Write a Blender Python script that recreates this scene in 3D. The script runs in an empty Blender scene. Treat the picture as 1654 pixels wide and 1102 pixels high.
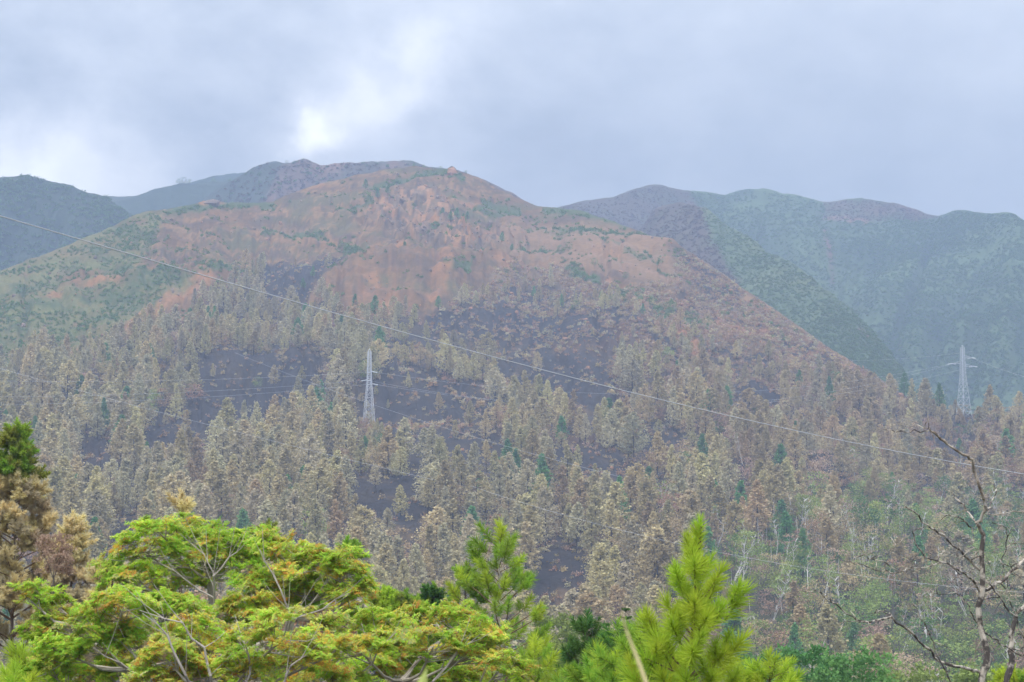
import bpy, math, random
import numpy as np
from mathutils import Vector, Matrix
random.seed(7)
RS = np.random.RandomState(11)
SC = bpy.context.scene
COL = SC.collection
R = math.radians

# ------------------------------------------------------------------ camera
F = 3317.0                      # focal length in pixels of the 1654 px wide photograph
PITCH = math.atan(349.0 / F)    # eye level lies low in the frame
cam_d = bpy.data.cameras.new('camera')
cam = bpy.data.objects.new('camera', cam_d); COL.objects.link(cam)
cam.location = (0, 0, 0); cam.rotation_euler = (math.pi / 2 + PITCH, 0, 0)
cam_d.sensor_width = 36; cam_d.lens = 36 * F / 1654
cam_d.clip_start = 0.1; cam_d.clip_end = 60000
cam_d.dof.use_dof = True; cam_d.dof.focus_distance = 600; cam_d.dof.aperture_fstop = 9.0
SC.camera = cam

# ------------------------------------------------------------------ world: overcast sky
SUN_EL, SUN_AZ = 58, 205        # degrees; azimuth of the light from +Y, clockwise
w = bpy.data.worlds.new('World'); SC.world = w; w.use_nodes = True
nt = w.node_tree; nt.nodes.clear()
def N(t, **k):
    n = nt.nodes.new(t)
    for a, b in k.items(): setattr(n, a, b)
    return n
def math_(op, a, b=None, c=None, clamp=False):
    n = N('ShaderNodeMath', operation=op); n.use_clamp = clamp
    for i, v in enumerate((a, b, c)):
        if v is None: continue
        if isinstance(v, (int, float)): n.inputs[i].default_value = v
        else: nt.links.new(v, n.inputs[i])
    return n.outputs[0]
def mixc(f, a, b, blend='MIX'):
    n = N('ShaderNodeMix', data_type='RGBA', blend_type=blend)
    for s, v in ((0, f), (6, a), (7, b)):
        if isinstance(v, (int, float)): n.inputs[s].default_value = v
        elif isinstance(v, tuple): n.inputs[s].default_value = v + (1,)
        else: nt.links.new(v, n.inputs[s])
    return n.outputs[2]
out = N('ShaderNodeOutputWorld'); bg = N('ShaderNodeBackground'); bg.inputs['Strength'].default_value = 0.1
sky = N('ShaderNodeTexSky', sky_type='NISHITA'); sky.sun_disc = False
sky.sun_elevation = R(SUN_EL); sky.sun_rotation = R(SUN_AZ); sky.dust_density = 3
tc = N('ShaderNodeTexCoord'); D_ = tc.outputs['Generated']
def wnoise(scale, detail, rough, off=(0, 0, 0), stretch=(1, 1, 1), dist=0.0):
    m = N('ShaderNodeMapping'); nt.links.new(D_, m.inputs[0])
    m.inputs['Location'].default_value = off; m.inputs['Scale'].default_value = stretch
    n = N('ShaderNodeTexNoise'); n.inputs['Scale'].default_value = scale
    n.inputs['Detail'].default_value = detail; n.inputs['Roughness'].default_value = rough
    n.inputs['Distortion'].default_value = dist
    nt.links.new(m.outputs[0], n.inputs['Vector']); return n.outputs['Fac']
def pxdir(px, py):
    cp, sp = math.cos(PITCH), math.sin(PITCH)
    a = (px - 827) / F; b = (551 - py) / F
    return np.array([a, cp - b * sp, sp + b * cp])
warp = N('ShaderNodeTexNoise'); warp.inputs['Scale'].default_value = 30; warp.inputs['Detail'].default_value = 6
nt.links.new(D_, warp.inputs['Vector'])
wsub = N('ShaderNodeVectorMath', operation='SUBTRACT'); nt.links.new(warp.outputs['Color'], wsub.inputs[0]); wsub.inputs[1].default_value = (.5, .5, .5)
wmul = N('ShaderNodeVectorMath', operation='SCALE'); nt.links.new(wsub.outputs[0], wmul.inputs[0]); wmul.inputs[3].default_value = 0.055
wadd = N('ShaderNodeVectorMath', operation='ADD'); nt.links.new(D_, wadd.inputs[0]); nt.links.new(wmul.outputs[0], wadd.inputs[1])
def blob(px, py, rad, amp, stretch=1.0, rot=0.0):
    """soft patch of thinner or thicker cloud; its outline is broken up by the warp noise"""
    d = pxdir(px, py); d = d / np.linalg.norm(d)
    s = N('ShaderNodeVectorMath', operation='SUBTRACT'); nt.links.new(wadd.outputs[0], s.inputs[0]); s.inputs[1].default_value = tuple(d)
    m = N('ShaderNodeVectorRotate', rotation_type='Y_AXIS'); nt.links.new(s.outputs[0], m.inputs['Vector']); m.inputs['Angle'].default_value = R(rot)
    q = N('ShaderNodeVectorMath', operation='MULTIPLY'); nt.links.new(m.outputs[0], q.inputs[0]); q.inputs[1].default_value = (1 / stretch, 1, 1)
    l = N('ShaderNodeVectorMath', operation='LENGTH'); nt.links.new(q.outputs[0], l.inputs[0])
    x = math_('DIVIDE', l.outputs['Value'], rad / F)
    x = math_('MULTIPLY', x, x); x = math_('MULTIPLY', x, -1.0)
    return math_('MULTIPLY', math_('EXPONENT', x), amp)
dens = math_('MULTIPLY_ADD', wnoise(7, 7, .55, (3.1, 0, 1.7), (1, 1, 2.0), .3), 0.9, -0.45)
dens = math_('ADD', dens, math_('MULTIPLY_ADD', wnoise(26, 5, .6, (1.3, 0, .7), (1, 1, 1.6)), 0.46, -0.23))
sx_ = N('ShaderNodeSeparateXYZ'); nt.links.new(D_, sx_.inputs[0])
dens = math_('MULTIPLY', dens, math_('MINIMUM', math_('MAXIMUM', math_('MULTIPLY_ADD', sx_.outputs['X'], -2.4, .75), .45), 1.0))
for a in ((500, 232, 42, .62), (470, 248, 40, .28), (600, 165, 55, .26), (668, 128, 48, .26), (700, 80, 50, .14), (740, 60, 90, .10), (560, 205, 90, .16), (105, 288, 85, .60, 1.9), (40, 268, 45, .35), (170, 185, 60, .16, 1.6), (640, 200, 200, .06), (90, 150, 120, .10, 1.6),
          (300, 110, 210, .10, 1.8, 30), (60, 40, 200, -.14, 1.6), (430, 80, 110, -.10, 1.4), (240, 215, 80, -.10, 1.6), (900, 200, 180, -.06), (1150, 290, 260, -.14, 2.6), (850, 250, 120, -.06, 1.5),
          (1500, 60, 350, .05, 1.5), (1550, 250, 260, -.05, 1.5)):
    dens = math_('ADD', dens, blob(*a))
sep = N('ShaderNodeSeparateXYZ'); nt.links.new(D_, sep.inputs[0])
el = math_('MAXIMUM', sep.outputs['Z'], 0.0)
L = math_('MULTIPLY_ADD', math_('POWER', el, 1.5), 1.35, math_('MULTIPLY_ADD', el, .25, 0.43))          # an overcast sky is brighter towards the zenith
L = math_('MULTIPLY', L, math_('MAXIMUM', math_('MULTIPLY_ADD', dens, 1.0, 1.0), 0.55))
SKYL = 8.7
cr = mixc(math_('MULTIPLY_ADD', dens, 1.6, 0.30, True), (.83, .925, 1.07), (1.06, 1.07, 1.09))
cl = N('ShaderNodeVectorMath', operation='SCALE'); nt.links.new(cr, cl.inputs[0]); nt.links.new(math_('MULTIPLY', L, SKYL), cl.inputs[3])
nt.links.new(mixc(0.93, sky.outputs[0], cl.outputs[0]), bg.inputs['Color'])
nt.links.new(bg.outputs[0], out.inputs['Surface'])

sl = bpy.data.lights.new('sun', 'SUN'); sl.energy = 1.5; sl.angle = R(25); sl.color = (1, .95, .86)
so = bpy.data.objects.new('sun', sl); COL.objects.link(so)
ssx, ssy = math.sin(R(SUN_AZ)), math.cos(R(SUN_AZ))
sd = Vector((ssx * math.cos(R(SUN_EL)), ssy * math.cos(R(SUN_EL)), math.sin(R(SUN_EL))))
so.rotation_euler = sd.to_track_quat('Z', 'Y').to_euler()

SC.view_settings.view_transform = 'Standard'; SC.view_settings.look = 'None'
SC.view_settings.exposure = 0.72; SC.view_settings.gamma = 1.0; SC.view_settings.use_curve_mapping = False
SC.render.engine = 'CYCLES'
cy = SC.cycles
cy.use_denoising = True; cy.max_bounces = 6; cy.diffuse_bounces = 3; cy.transmission_bounces = 3
cy.volume_bounces = 2; cy.transparent_max_bounces = 4; cy.glossy_bounces = 1
cy.use_adaptive_sampling = False; cy.caustics_reflective = False; cy.caustics_refractive = False

HAZE = 0.00027
HAZE_COL = (.48, .60, .84)

# ------------------------------------------------------------------ helpers
def at(px, py, d):
    """world point seen at a pixel of the photograph, at horizontal distance d"""
    v = pxdir(px, py); return Vector(v * (d / math.hypot(v[0], v[1])))
def at_np(px, py, d):
    cp, sp = math.cos(PITCH), math.sin(PITCH)
    a = (px - 827) / F; b = (551 - py) / F
    x, y, z = a, cp - b * sp, sp + b * cp
    k = d / np.hypot(x, y)
    return np.stack([x * k, y * k, z * k], -1)
def hsh(i, j, s):
    n = (i.astype(np.int64) * 374761393 + j.astype(np.int64) * 668265263 + s * 1442695041) & 0xFFFFFFFF
    n = ((n ^ (n >> 13)) * 1274126177) & 0xFFFFFFFF
    return ((n ^ (n >> 16)) & 0xFFFF) / 65535.0
def vn(x, y, s=0):
    i = np.floor(x); j = np.floor(y); fx = x - i; fy = y - j
    fx = fx * fx * (3 - 2 * fx); fy = fy * fy * (3 - 2 * fy)
    return ((hsh(i, j, s) * (1 - fx) + hsh(i + 1, j, s) * fx) * (1 - fy)
            + (hsh(i, j + 1, s) * (1 - fx) + hsh(i + 1, j + 1, s) * fx) * fy)
def fbm(x, y, o=4, s=0, g=.5):
    t = 0; a = 1; n = 0
    for k in range(o):
        t = t + a * vn(x * 2 ** k, y * 2 ** k, s + k * 17); n += a; a *= g
    return t / n - .5

def material(name, col, rough=.9, var=.15, nscale=3.0, trans=0.0, attr=None, col2=None, bump=0.0, objvar=0.0, fac=(.4, .6), detail=5, metal=0.0, hue=0.0):
    m = bpy.data.materials.new(name); m.use_nodes = True
    global nt
    keep = nt; nt = m.node_tree
    b = nt.nodes['Principled BSDF']; b.inputs['Roughness'].default_value = rough
    b.inputs['Specular IOR Level'].default_value = .2; b.inputs['Metallic'].default_value = metal
    t = N('ShaderNodeTexCoord')
    n = N('ShaderNodeTexNoise'); n.inputs['Scale'].default_value = nscale; n.inputs['Detail'].default_value = detail; n.inputs['Roughness'].default_value = .6
    nt.links.new(t.outputs['Object'], n.inputs['Vector'])
    mr = N('ShaderNodeMapRange'); mr.inputs[1].default_value = fac[0]; mr.inputs[2].default_value = fac[1]
    nt.links.new(n.outputs['Fac'], mr.inputs[0])
    if attr:
        a = N('ShaderNodeAttribute'); a.attribute_name = attr; base = a.outputs['Color']
    else:
        rgb = N('ShaderNodeRGB'); rgb.outputs[0].default_value = tuple(col) + (1,); base = rgb.outputs[0]
    if col2: base = mixc(mr.outputs[0], base, tuple(col2))
    hv = N('ShaderNodeHueSaturation'); nt.links.new(base, hv.inputs['Color'])
    v = math_('MULTIPLY_ADD', n.outputs['Fac'], var * 2, 1 - var)
    if objvar or hue:
        oi = N('ShaderNodeObjectInfo')
        v = math_('MULTIPLY', v, math_('MULTIPLY_ADD', oi.outputs['Random'], objvar * 2, 1 - objvar))
        nt.links.new(math_('MULTIPLY_ADD', math_('FRACT', math_('MULTIPLY', oi.outputs['Random'], 7.31)), hue, .5 - hue / 2), hv.inputs['Hue'])
    nt.links.new(v, hv.inputs['Value'])
    nt.links.new(hv.outputs[0], b.inputs['Base Color'])
    if bump:
        bp = N('ShaderNodeBump'); bp.inputs['Strength'].default_value = 1; bp.inputs['Distance'].default_value = bump
        nt.links.new(n.outputs['Fac'], bp.inputs['Height']); nt.links.new(bp.outputs[0], b.inputs['Normal'])
    if trans:
        tr = N('ShaderNodeBsdfTranslucent'); nt.links.new(hv.outputs[0], tr.inputs['Color'])
        mx = N('ShaderNodeMixShader'); mx.inputs[0].default_value = trans
        nt.links.new(b.outputs[0], mx.inputs[1]); nt.links.new(tr.outputs[0], mx.inputs[2])
        nt.links.new(mx.outputs[0], nt.nodes['Material Output'].inputs['Surface'])
    nt = keep
    return m

def mesh_np(name, V, Fq, mats=(), col=None, smooth=False, mi=None):
    """V (n,3), Fq (m,k) faces of equal size"""
    me = bpy.data.meshes.new(name); V = np.asarray(V, np.float32); Fq = np.asarray(Fq, np.int32)
    k = Fq.shape[1]; m = len(Fq)
    me.vertices.add(len(V)); me.vertices.foreach_set('co', V.ravel())
    me.loops.add(m * k); me.loops.foreach_set('vertex_index', Fq.ravel())
    me.polygons.add(m); me.polygons.foreach_set('loop_start', np.arange(m, dtype=np.int32) * k)
    if smooth: me.polygons.foreach_set('use_smooth', np.ones(m, bool))
    for x in mats: me.materials.append(x)
    if mi is not None: me.polygons.foreach_set('material_index', np.asarray(mi, np.int32))
    if col is not None:
        a = me.color_attributes.new('albedo', 'FLOAT_COLOR', 'POINT')
        c = np.ones((len(V), 4), np.float32); c[:, :3] = col; a.data.foreach_set('color', c.ravel())
    me.update(calc_edges=True); me.validate()
    return me
class MB:
    """collects shapes of quads and triangles for ONE mesh; c is an optional colour per vertex"""
    def __init__(s): s.v = []; s.f = []; s.m = []; s.c = []
    def add(s, vs, fs, mi=0, c=(1, 1, 1)):
        o = len(s.v); s.v.extend(vs); s.f.extend([tuple(i + o for i in f) for f in fs]); s.m.extend([mi] * len(fs)); s.c.extend([c] * len(vs))
    def tube(s, pts, rad, n=6, mi=0, cap=True):
        pts = [Vector(p) for p in pts]; o = len(s.v); K = len(pts)
        for i, p in enumerate(pts):
            t = (pts[min(i + 1, K - 1)] - pts[max(i - 1, 0)]).normalized()
            u = t.cross(Vector((.31, .17, .93)) if abs(t.z) < .9 else Vector((1, .2, 0))).normalized(); v = t.cross(u)
            r = rad[i] if hasattr(rad, '__len__') else rad
            for j in range(n):
                a = 2 * math.pi * j / n; s.v.append(tuple(p + u * (r * math.cos(a)) + v * (r * math.sin(a)))); s.c.append((1, 1, 1))
        for i in range(K - 1):
            for j in range(n):
                a = o + i * n + j; b = o + i * n + (j + 1) % n
                s.f.append((a, b, b + n, a + n)); s.m.append(mi)
        if cap:
            s.f.append(tuple(o + j for j in range(n))[::-1]); s.m.append(mi)
            s.f.append(tuple(o + (K - 1) * n + j for j in range(n))); s.m.append(mi)
    def mesh(s, name, mats, col=False):
        me = bpy.data.meshes.new(name); me.from_pydata(s.v, [], s.f)
        for x in mats: me.materials.append(x)
        me.polygons.foreach_set('material_index', s.m)
        if col:
            a = me.color_attributes.new('albedo', 'FLOAT_COLOR', 'POINT')
            c = np.ones((len(s.v), 4), np.float32); c[:, :3] = np.array(s.c); a.data.foreach_set('color', c.ravel())
        me.update(); return me
def obj(name, me, parent=None, mat=None, loc=None):
    o = bpy.data.objects.new(name, me); COL.objects.link(o)
    if parent: o.parent = parent
    if loc is not None: o.location = loc
    if mat is not None: o.matrix_local = mat
    return o
def tag(o, label=None, cat=None, group=None, kind=None):
    if label: o['label'] = label
    if cat: o['category'] = cat
    if group: o['group'] = group
    if kind: o['kind'] = kind
    return o
def thing(name, label, cat, loc=(0, 0, 0), group=None):
    return tag(obj(name, None, loc=loc), label, cat, group)

# ------------------------------------------------------------------ materials
M_terr = material('burnt_hillside', None, .95, .42, .22, attr='albedo', bump=.8, detail=9)
M_green_hill = material('scrub_hillside', None, .95, .40, .05, attr='albedo', bump=2.5, detail=9)
M_ground = material('ground_litter', (.09, .065, .04), .95, .4, .5, col2=(.05, .06, .02), bump=.1, detail=8)
M_bark_dark = material('charred_bark', (.045, .035, .03), .9, .4, 6, col2=(.11, .09, .075))
M_bark_grey = material('grey_bark', (.20, .17, .14), .9, .3, 5, col2=(.10, .085, .07))
M_bark_white = material('pale_paperbark', (.78, .75, .70), .9, .2, 5, col2=(.45, .41, .37))
M_steel = material('galvanised_steel', (.62, .64, .68), .55, .1, 3, metal=.1)
M_glass_ins = material('insulator_glaze', (.75, .78, .80), .3, .05, 3)
M_cable = material('aluminium_cable', (.62, .63, .66), .5, .05, 3, metal=.2)
M_rock = material('pale_rock', (.26, .19, .15), .95, .4, .5, col2=(.15, .12, .105), bump=.3, objvar=.25)
M_orange_rock = material('orange_rock', (.36, .20, .12), .95, .35, .5, col2=(.27, .14, .09), bump=.3, objvar=.2)
def fol(name, c, c2, **k):
    a = dict(rough=.8, var=.35, nscale=.6, trans=.3, objvar=.22, hue=.03, col2=c2); a.update(k)
    return material(name, c, **a)
F_olive = fol('scorched_needles_olive', (.62, .535, .285), (.45, .38, .20))
F_grey = fol('scorched_needles_grey', (.585, .52, .325), (.43, .38, .24))
F_tan = fol('scorched_needles_tan', (.55, .42, .22), (.38, .30, .17))
F_rust = fol('scorched_leaves_rust', (.46, .29, .17), (.31, .20, .13))
F_pink = fol('scorched_leaves_pink', (.52, .36, .25), (.38, .27, .20))
F_green = fol('pine_needles_green', (.17, .34, .12), (.11, .24, .085))
F_lime = fol('leaves_light_green', (.34, .41, .11), (.23, .29, .08))
F_bush = fol('scrub_leaves_green', (.15, .25, .06), (.09, .16, .045))
F_hill = fol('mountain_leaves', (.13, .22, .06), (.075, .14, .045), nscale=.05)
F_hill2 = fol('mountain_leaves_light', (.16, .235, .07), (.11, .17, .05), nscale=.05)
F_burnt = fol('burnt_scrub', (.16, .10, .075), (.07, .055, .05))
F_deep = fol('broadleaf_deep_green', (.12, .27, .07), (.19, .36, .10), nscale=1.5)

# ------------------------------------------------------------------ terrain
GR = [(0, -1.7), (6, -1.8), (12, -4.5), (20, -7.5), (40, -10.5), (80, -16), (150, -22), (250, -30), (400, -41), (900, -58), (60000, -58)]
GRX = np.array([a for a, b in GR], float); GRZ = np.array([b for a, b in GR], float)
def gz(x, y):
    r = np.hypot(x, y)
    return np.interp(r, GRX, GRZ) + fbm(np.asarray(x) / 14., np.asarray(y) / 14., 3, 5) * np.clip(r / 15, 0, 1) * 1.2
def g(x, y): return float(gz(np.array([x]), np.array([y]))[0])
rr = np.concatenate([[0.01], np.geomspace(1.5, 900, 90), np.geomspace(1100, 9000, 16)])
aa = np.linspace(0, 2 * math.pi, 181)[:-1]
X = (rr[:, None] * np.sin(aa)[None]).ravel(); Y = (rr[:, None] * np.cos(aa)[None]).ravel()
V = np.stack([X, Y, gz(X, Y)], -1)
na = len(aa); ii = np.arange(len(rr) - 1)[:, None] * na; jj = np.arange(na)[None]; j2 = (jj + 1) % na
Fq = np.stack([ii + jj, ii + na + jj, ii + na + j2, ii + j2], -1).reshape(-1, 4)
tag(obj('ground', mesh_np('ground', V, Fq, [M_ground], smooth=True)), 'dark leaf-littered ground under the near trees and the valley floor', kind='structure')

class Loft:
    """a hillside: runs from its foot (py0, d0) up to a skyline given in pixels and distances, then falls away behind"""
    def __init__(s, ridge, dist, d0, py0, sm=14, disp=None, seed=0, pxr=(-500, 2150), jag=1.0):
        s.d0, s.py0, s.disp = d0, py0, disp
        s.gx = np.arange(pxr[0], pxr[1] + 1, 2.0)
        rx, ry = zip(*ridge); y = np.interp(s.gx, rx, ry); k = max(1, sm // 2)
        ker = np.hanning(k + 2)[1:-1]; ker /= ker.sum()
        s.gy = np.convolve(np.pad(y, (k, k), 'edge'), ker, 'same')[k:-k]
        s.gy = s.gy + jag * fbm(s.gx / 23., s.gx * 0 + seed, 5, seed, .6) * 5
        dx, dy = zip(*dist); s.gd = np.interp(s.gx, dx, dy)
        s.gd = np.convolve(np.pad(s.gd, (30, 30), 'edge'), np.ones(31) / 31, 'same')[30:-30]
    def ridge(s, px): return np.interp(px, s.gx, s.gy)
    def D(s, px): return np.interp(px, s.gx, s.gd)
    def t_of_d(s, px, d): return np.log(d / s.d0) / np.log(s.D(px) / s.d0)
    def t_of_py(s, px, py): return (s.py0 - py) / (s.py0 - s.ridge(px))
    def py(s, px, t): return s.py0 - t * (s.py0 - s.ridge(px))
    def pos(s, px, t):
        px = np.asarray(px, float); t = np.asarray(t, float)
        tc_ = np.clip(t, 0, 1); d = s.d0 * (s.D(px) / s.d0) ** tc_
        P = at_np(px, s.py(px, tc_), d)
        if s.disp is not None: P[..., 2] += s.disp(px, s.py(px, tc_), P[..., 0], P[..., 1], tc_)
        b = np.clip(t - 1, 0, 1)                      # behind the skyline
        k = 1 + b * .55
        P[..., 0] *= k; P[..., 1] *= k
        P[..., 2] = P[..., 2] + (-75 - P[..., 2]) * (1 - (1 - b) ** 1.6)
        return P
    def build(s, name, label, mat, color, nx=900, ny=330, nb=24):
        px = np.linspace(s.gx[0], s.gx[-1], nx); t = np.concatenate([np.linspace(0, 1, ny), 1 + np.linspace(0, 1, nb)[1:]])
        PX, T = np.meshgrid(px, t); P = s.pos(PX, T)
        C = color(PX, s.py(PX, np.clip(T, 0, 1)), P[..., 0], P[..., 1], T)
        n = len(t); i = np.arange(n - 1)[:, None] * nx; j = np.arange(nx - 1)[None]
        Fq = np.stack([i + j, i + j + 1, i + nx + j + 1, i + nx + j], -1).reshape(-1, 4)
        o = obj(name, mesh_np(name, P.reshape(-1, 3), Fq, [mat], col=C.reshape(-1, 3), smooth=True))
        return tag(o, label, kind='structure')

def inpoly(px, py, poly, warp=9., seed=3, sc=26.):
    wx = px + fbm(px / sc, py / sc, 4, seed) * 2 * warp; wy = py + fbm(px / sc, py / sc, 4, seed + 50) * 2 * warp
    r = np.zeros(px.shape, bool); n = len(poly)
    for k in range(n):
        x1, y1 = poly[k]; x2, y2 = poly[(k + 1) % n]
        c = ((y1 > wy) != (y2 > wy)); xi = (x2 - x1) * (wy - y1) / ((y2 - y1) or 1e-9) + x1
        r ^= c & (wx < xi)
    return r
def softpoly(px, py, poly, warp=14., seed=3):
    return sum(inpoly(px, py, poly, warp * f_, seed + 7 * k, sc_) * 1.0 for k, (f_, sc_) in enumerate(((.6, 26.), (1.0, 14.), (1.4, 34.), (1.0, 7.), (1.8, 20.)))) / 5.0
def near_line(px, py, line, hw, warp=4., seed=9):
    """1 on the polyline, falling to 0 at hw pixels"""
    wx = px + fbm(px / 18., py / 18., 3, seed) * 2 * warp; wy = py + fbm(px / 18., py / 18., 3, seed + 31) * 2 * warp
    best = np.full(px.shape, 1e9)
    for (x1, y1), (x2, y2) in zip(line[:-1], line[1:]):
        dx, dy = x2 - x1, y2 - y1; u = np.clip(((wx - x1) * dx + (wy - y1) * dy) / (dx * dx + dy * dy), 0, 1)
        best = np.minimum(best, np.hypot(wx - x1 - u * dx, wy - y1 - u * dy))
    return np.clip(1 - best / hw, 0, 1)
def lerp(C, c, m):
    m = np.clip(m, 0, 1)[..., None]; return C * (1 - m) + np.array(c) * m

# benches of the old mine: polylines along each terrace
BENCH = [[(815, 360), (900, 365), (985, 374), (1080, 385)], [(820, 372), (930, 378), (1010, 392), (1075, 412)],
         [(830, 395), (880, 400), (960, 408), (1050, 432), (1100, 450)], [(430, 362), (520, 372), (600, 385)],
         [(545, 330), (620, 326)], [(170, 440), (300, 430), (420, 425)], [(700, 370), (800, 362)],
         [(600, 305), (680, 283), (740, 280)], [(760, 320), (840, 348)]]
def disp_main(px, py, x, y, t):
    top = np.clip((1 - t) / .05, 0, 1)
    z = fbm(x / 140., y / 140., 3, 21) * 22 * np.clip(t * 5, 0, 1) * np.clip((1 - t) / .12, 0, 1)
    z = z + (fbm(x / 26., y / 26., 4, 22)) * 6 * (.3 + .7 * top)
    az = px / 1.0
    gul = np.abs(fbm(az / 30. + fbm(x / 60, y / 60, 2, 5) * 1.4, py / 260., 4, 23)) * 2
    z = z - (1 - gul) ** 3 * 6 * np.clip((t - .5) / .15, 0, 1) * top
    z = z + (np.abs(fbm(x / 17., y / 17., 3, 25)) * 2 - .3) * 4.5 * np.clip((t - .55) / .1, 0, 1) * top
    for p in CLIFF: z = z + inpoly(px, py, p, 6) * np.abs(fbm(x / 13., y / 13., 3, 26)) * 26 * top
    for k, b in enumerate(BENCH):
        bx = [p[0] for p in b]; by = np.interp(px, bx, [p[1] for p in b])
        f = np.clip((px - bx[0] + 25) / 25, 0, 1) * np.clip((bx[-1] + 25 - px) / 25, 0, 1)
        s = (by - py) / 5.0
        z = z - 3.4 * s * np.exp(-s * s / 2) * f
    # landslip: the face of the spoil fan stands proud with a crisp upper lip
    lip = np.interp(px, [520, 600, 700, 800, 860], [450, 406, 408, 404, 430]); f = np.clip((px - 500) / 60, 0, 1) * np.clip((880 - px) / 60, 0, 1)
    s = (py - lip) / 10.
    z = z + 7 * np.exp(-np.clip(s, 0, None) ** 2 / 20) * (s > 0) * f * np.clip(s, 0, 1)
    return z
main = Loft([(-500, 600), (-200, 510), (0, 437), (100, 400), (200, 356), (240, 340), (300, 333), (335, 324), (360, 326), (440, 326), (455, 318), (500, 301), (560, 287),
             (620, 275), (680, 268), (722, 272), (731, 266), (742, 277), (770, 287), (800, 302), (840, 322), (870, 334), (940, 340), (1000, 362), (1080, 385), (1150, 430), (1250, 500),
             (1350, 568), (1430, 618), (1480, 652), (1560, 668), (1654, 676), (1900, 700), (2150, 740)],
            [(-500, 1300), (0, 1500), (240, 1620), (450, 1750), (690, 1850), (870, 1800), (1080, 1600), (1250, 1430), (1480, 1230), (1654, 1160), (2150, 1100)],
            450, 1180, disp=disp_main, seed=4)

FOREST = [(-600, 640), (0, 585), (60, 568), (140, 560), (215, 510), (300, 500), (370, 460), (420, 420), (470, 405), (540, 402), (560, 408), (520, 440), (500, 480), (540, 500), (600, 522), (680, 512),
          (740, 488), (830, 455), (880, 450), (980, 480), (1080, 540), (1180, 560), (1260, 590), (1370, 615), (1480, 640), (2300, 640), (2300, 1300), (-600, 1300)]
SCRUB_R = [(690, 510), (740, 480), (830, 425), (900, 425), (1000, 470), (1080, 440), (1110, 400), (1150, 425), (1250, 495), (1350, 560), (1490, 640), (1450, 660), (1200, 600), (1000, 560), (800, 540)]
GREEN_L = [(-600, 450), (0, 430), (230, 335), (262, 345), (250, 380), (215, 430), (330, 440), (300, 460), (200, 500), (110, 560), (0, 590), (-600, 700)]
CLEAR = [[(320, 600), (430, 578), (535, 588), (500, 620), (455, 640), (430, 668), (385, 668), (330, 700), (290, 722), (225, 712), (235, 680), (320, 645)],
         [(612, 600), (700, 606), (770, 640), (815, 675), (770, 690), (700, 680), (612, 668)],
         [(790, 580), (985, 585), (1000, 650), (960, 672), (880, 640), (830, 625)],
         [(612, 692), (800, 700), (830, 735), (790, 775), (700, 735), (620, 722)],
         [(690, 500), (830, 500), (960, 522), (1005, 560), (860, 560), (690, 540)],
         [(125, 700), (190, 690), (180, 760), (150, 815), (128, 800)],
         [(875, 720), (1000, 735), (1030, 760), (1000, 790), (900, 765)],
         [(560, 800), (690, 780), (680, 860), (590, 860)], [(865, 905), (950, 900), (955, 945), (865, 950)],
         [(420, 410), (560, 400), (500, 470), (430, 470)], [(1020, 690), (1110, 680), (1100, 720), (1040, 730)],
         [(160, 860), (230, 850), (220, 900), (170, 900)], [(1180, 605), (1260, 600), (1260, 640), (1190, 640)]]
ORANGE = [([(335, 448), (270, 468), (190, 520), (120, 560)], 12), ([(215, 440), (130, 450), (70, 480)], 5), ([(598, 335), (612, 345)], 7), ([(688, 330), (700, 322)], 9),
          ([(715, 320), (770, 322)], 9), ([(690, 345), (702, 352)], 9), ([(655, 345), (670, 350)], 7), ([(715, 372), (750, 366)], 8), ([(730, 393), (745, 396)], 6), ([(755, 378), (790, 378)], 8),
          ([(595, 392), (650, 392)], 14), ([(520, 372), (552, 378)], 7), ([(960, 402), (1010, 404)], 7), ([(980, 452), (1005, 470)], 9), ([(800, 410), (830, 412)], 8),
          ([(1100, 553), (1125, 558)], 14), ([(1130, 530), (1230, 545)], 16), ([(820, 655), (880, 668)], 8), ([(600, 682), (760, 686)], 5), ([(1380, 632), (1420, 642)], 7),
           ([(600, 470), (640, 505)], 22), ([(700, 470), (720, 430)], 18), ([(556, 600), (562, 640)], 5),
          ([(640, 340), (610, 300)], 5), ([(325, 326), (360, 329)], 6), ([(485, 300), (520, 296)], 6), ([(1120, 325), (1140, 345)], 10), ([(800, 430), (840, 425)], 10)]
GREENS = [([(550, 330), (600, 328)], 6), ([(430, 366), (500, 364), (560, 382)], 7), ([(170, 436), (270, 432)], 8), ([(270, 340), (400, 328), (440, 332)], 6), ([(600, 300), (660, 285), (720, 272), (745, 285)], 7),
          ([(780, 318), (840, 340)], 4), ([(760, 332), (840, 345)], 4), ([(900, 362), (980, 372), (1060, 382)], 6), ([(820, 366), (920, 372), (1000, 390)], 4), ([(840, 398), (910, 402)], 6),
          ([(1010, 402), (1070, 418)], 5), ([(880, 338), (960, 345), (1010, 362)], 7), ([(1080, 505), (1140, 528)], 12), ([(1000, 470), (1060, 500), (1100, 520)], 9), ([(760, 430), (720, 440)], 6),
          ([(560, 385), (590, 405)], 12), ([(330, 440), (420, 430), (380, 445)], 6), ([(920, 432), (960, 445)], 8), ([(700, 372), (770, 362)], 4)]
CLIFF = [[(590, 330), (640, 300), (700, 295), (730, 330), (760, 400), (690, 395), (640, 365), (590, 350)], [(740, 365), (850, 370), (850, 395), (760, 400)]]
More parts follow.
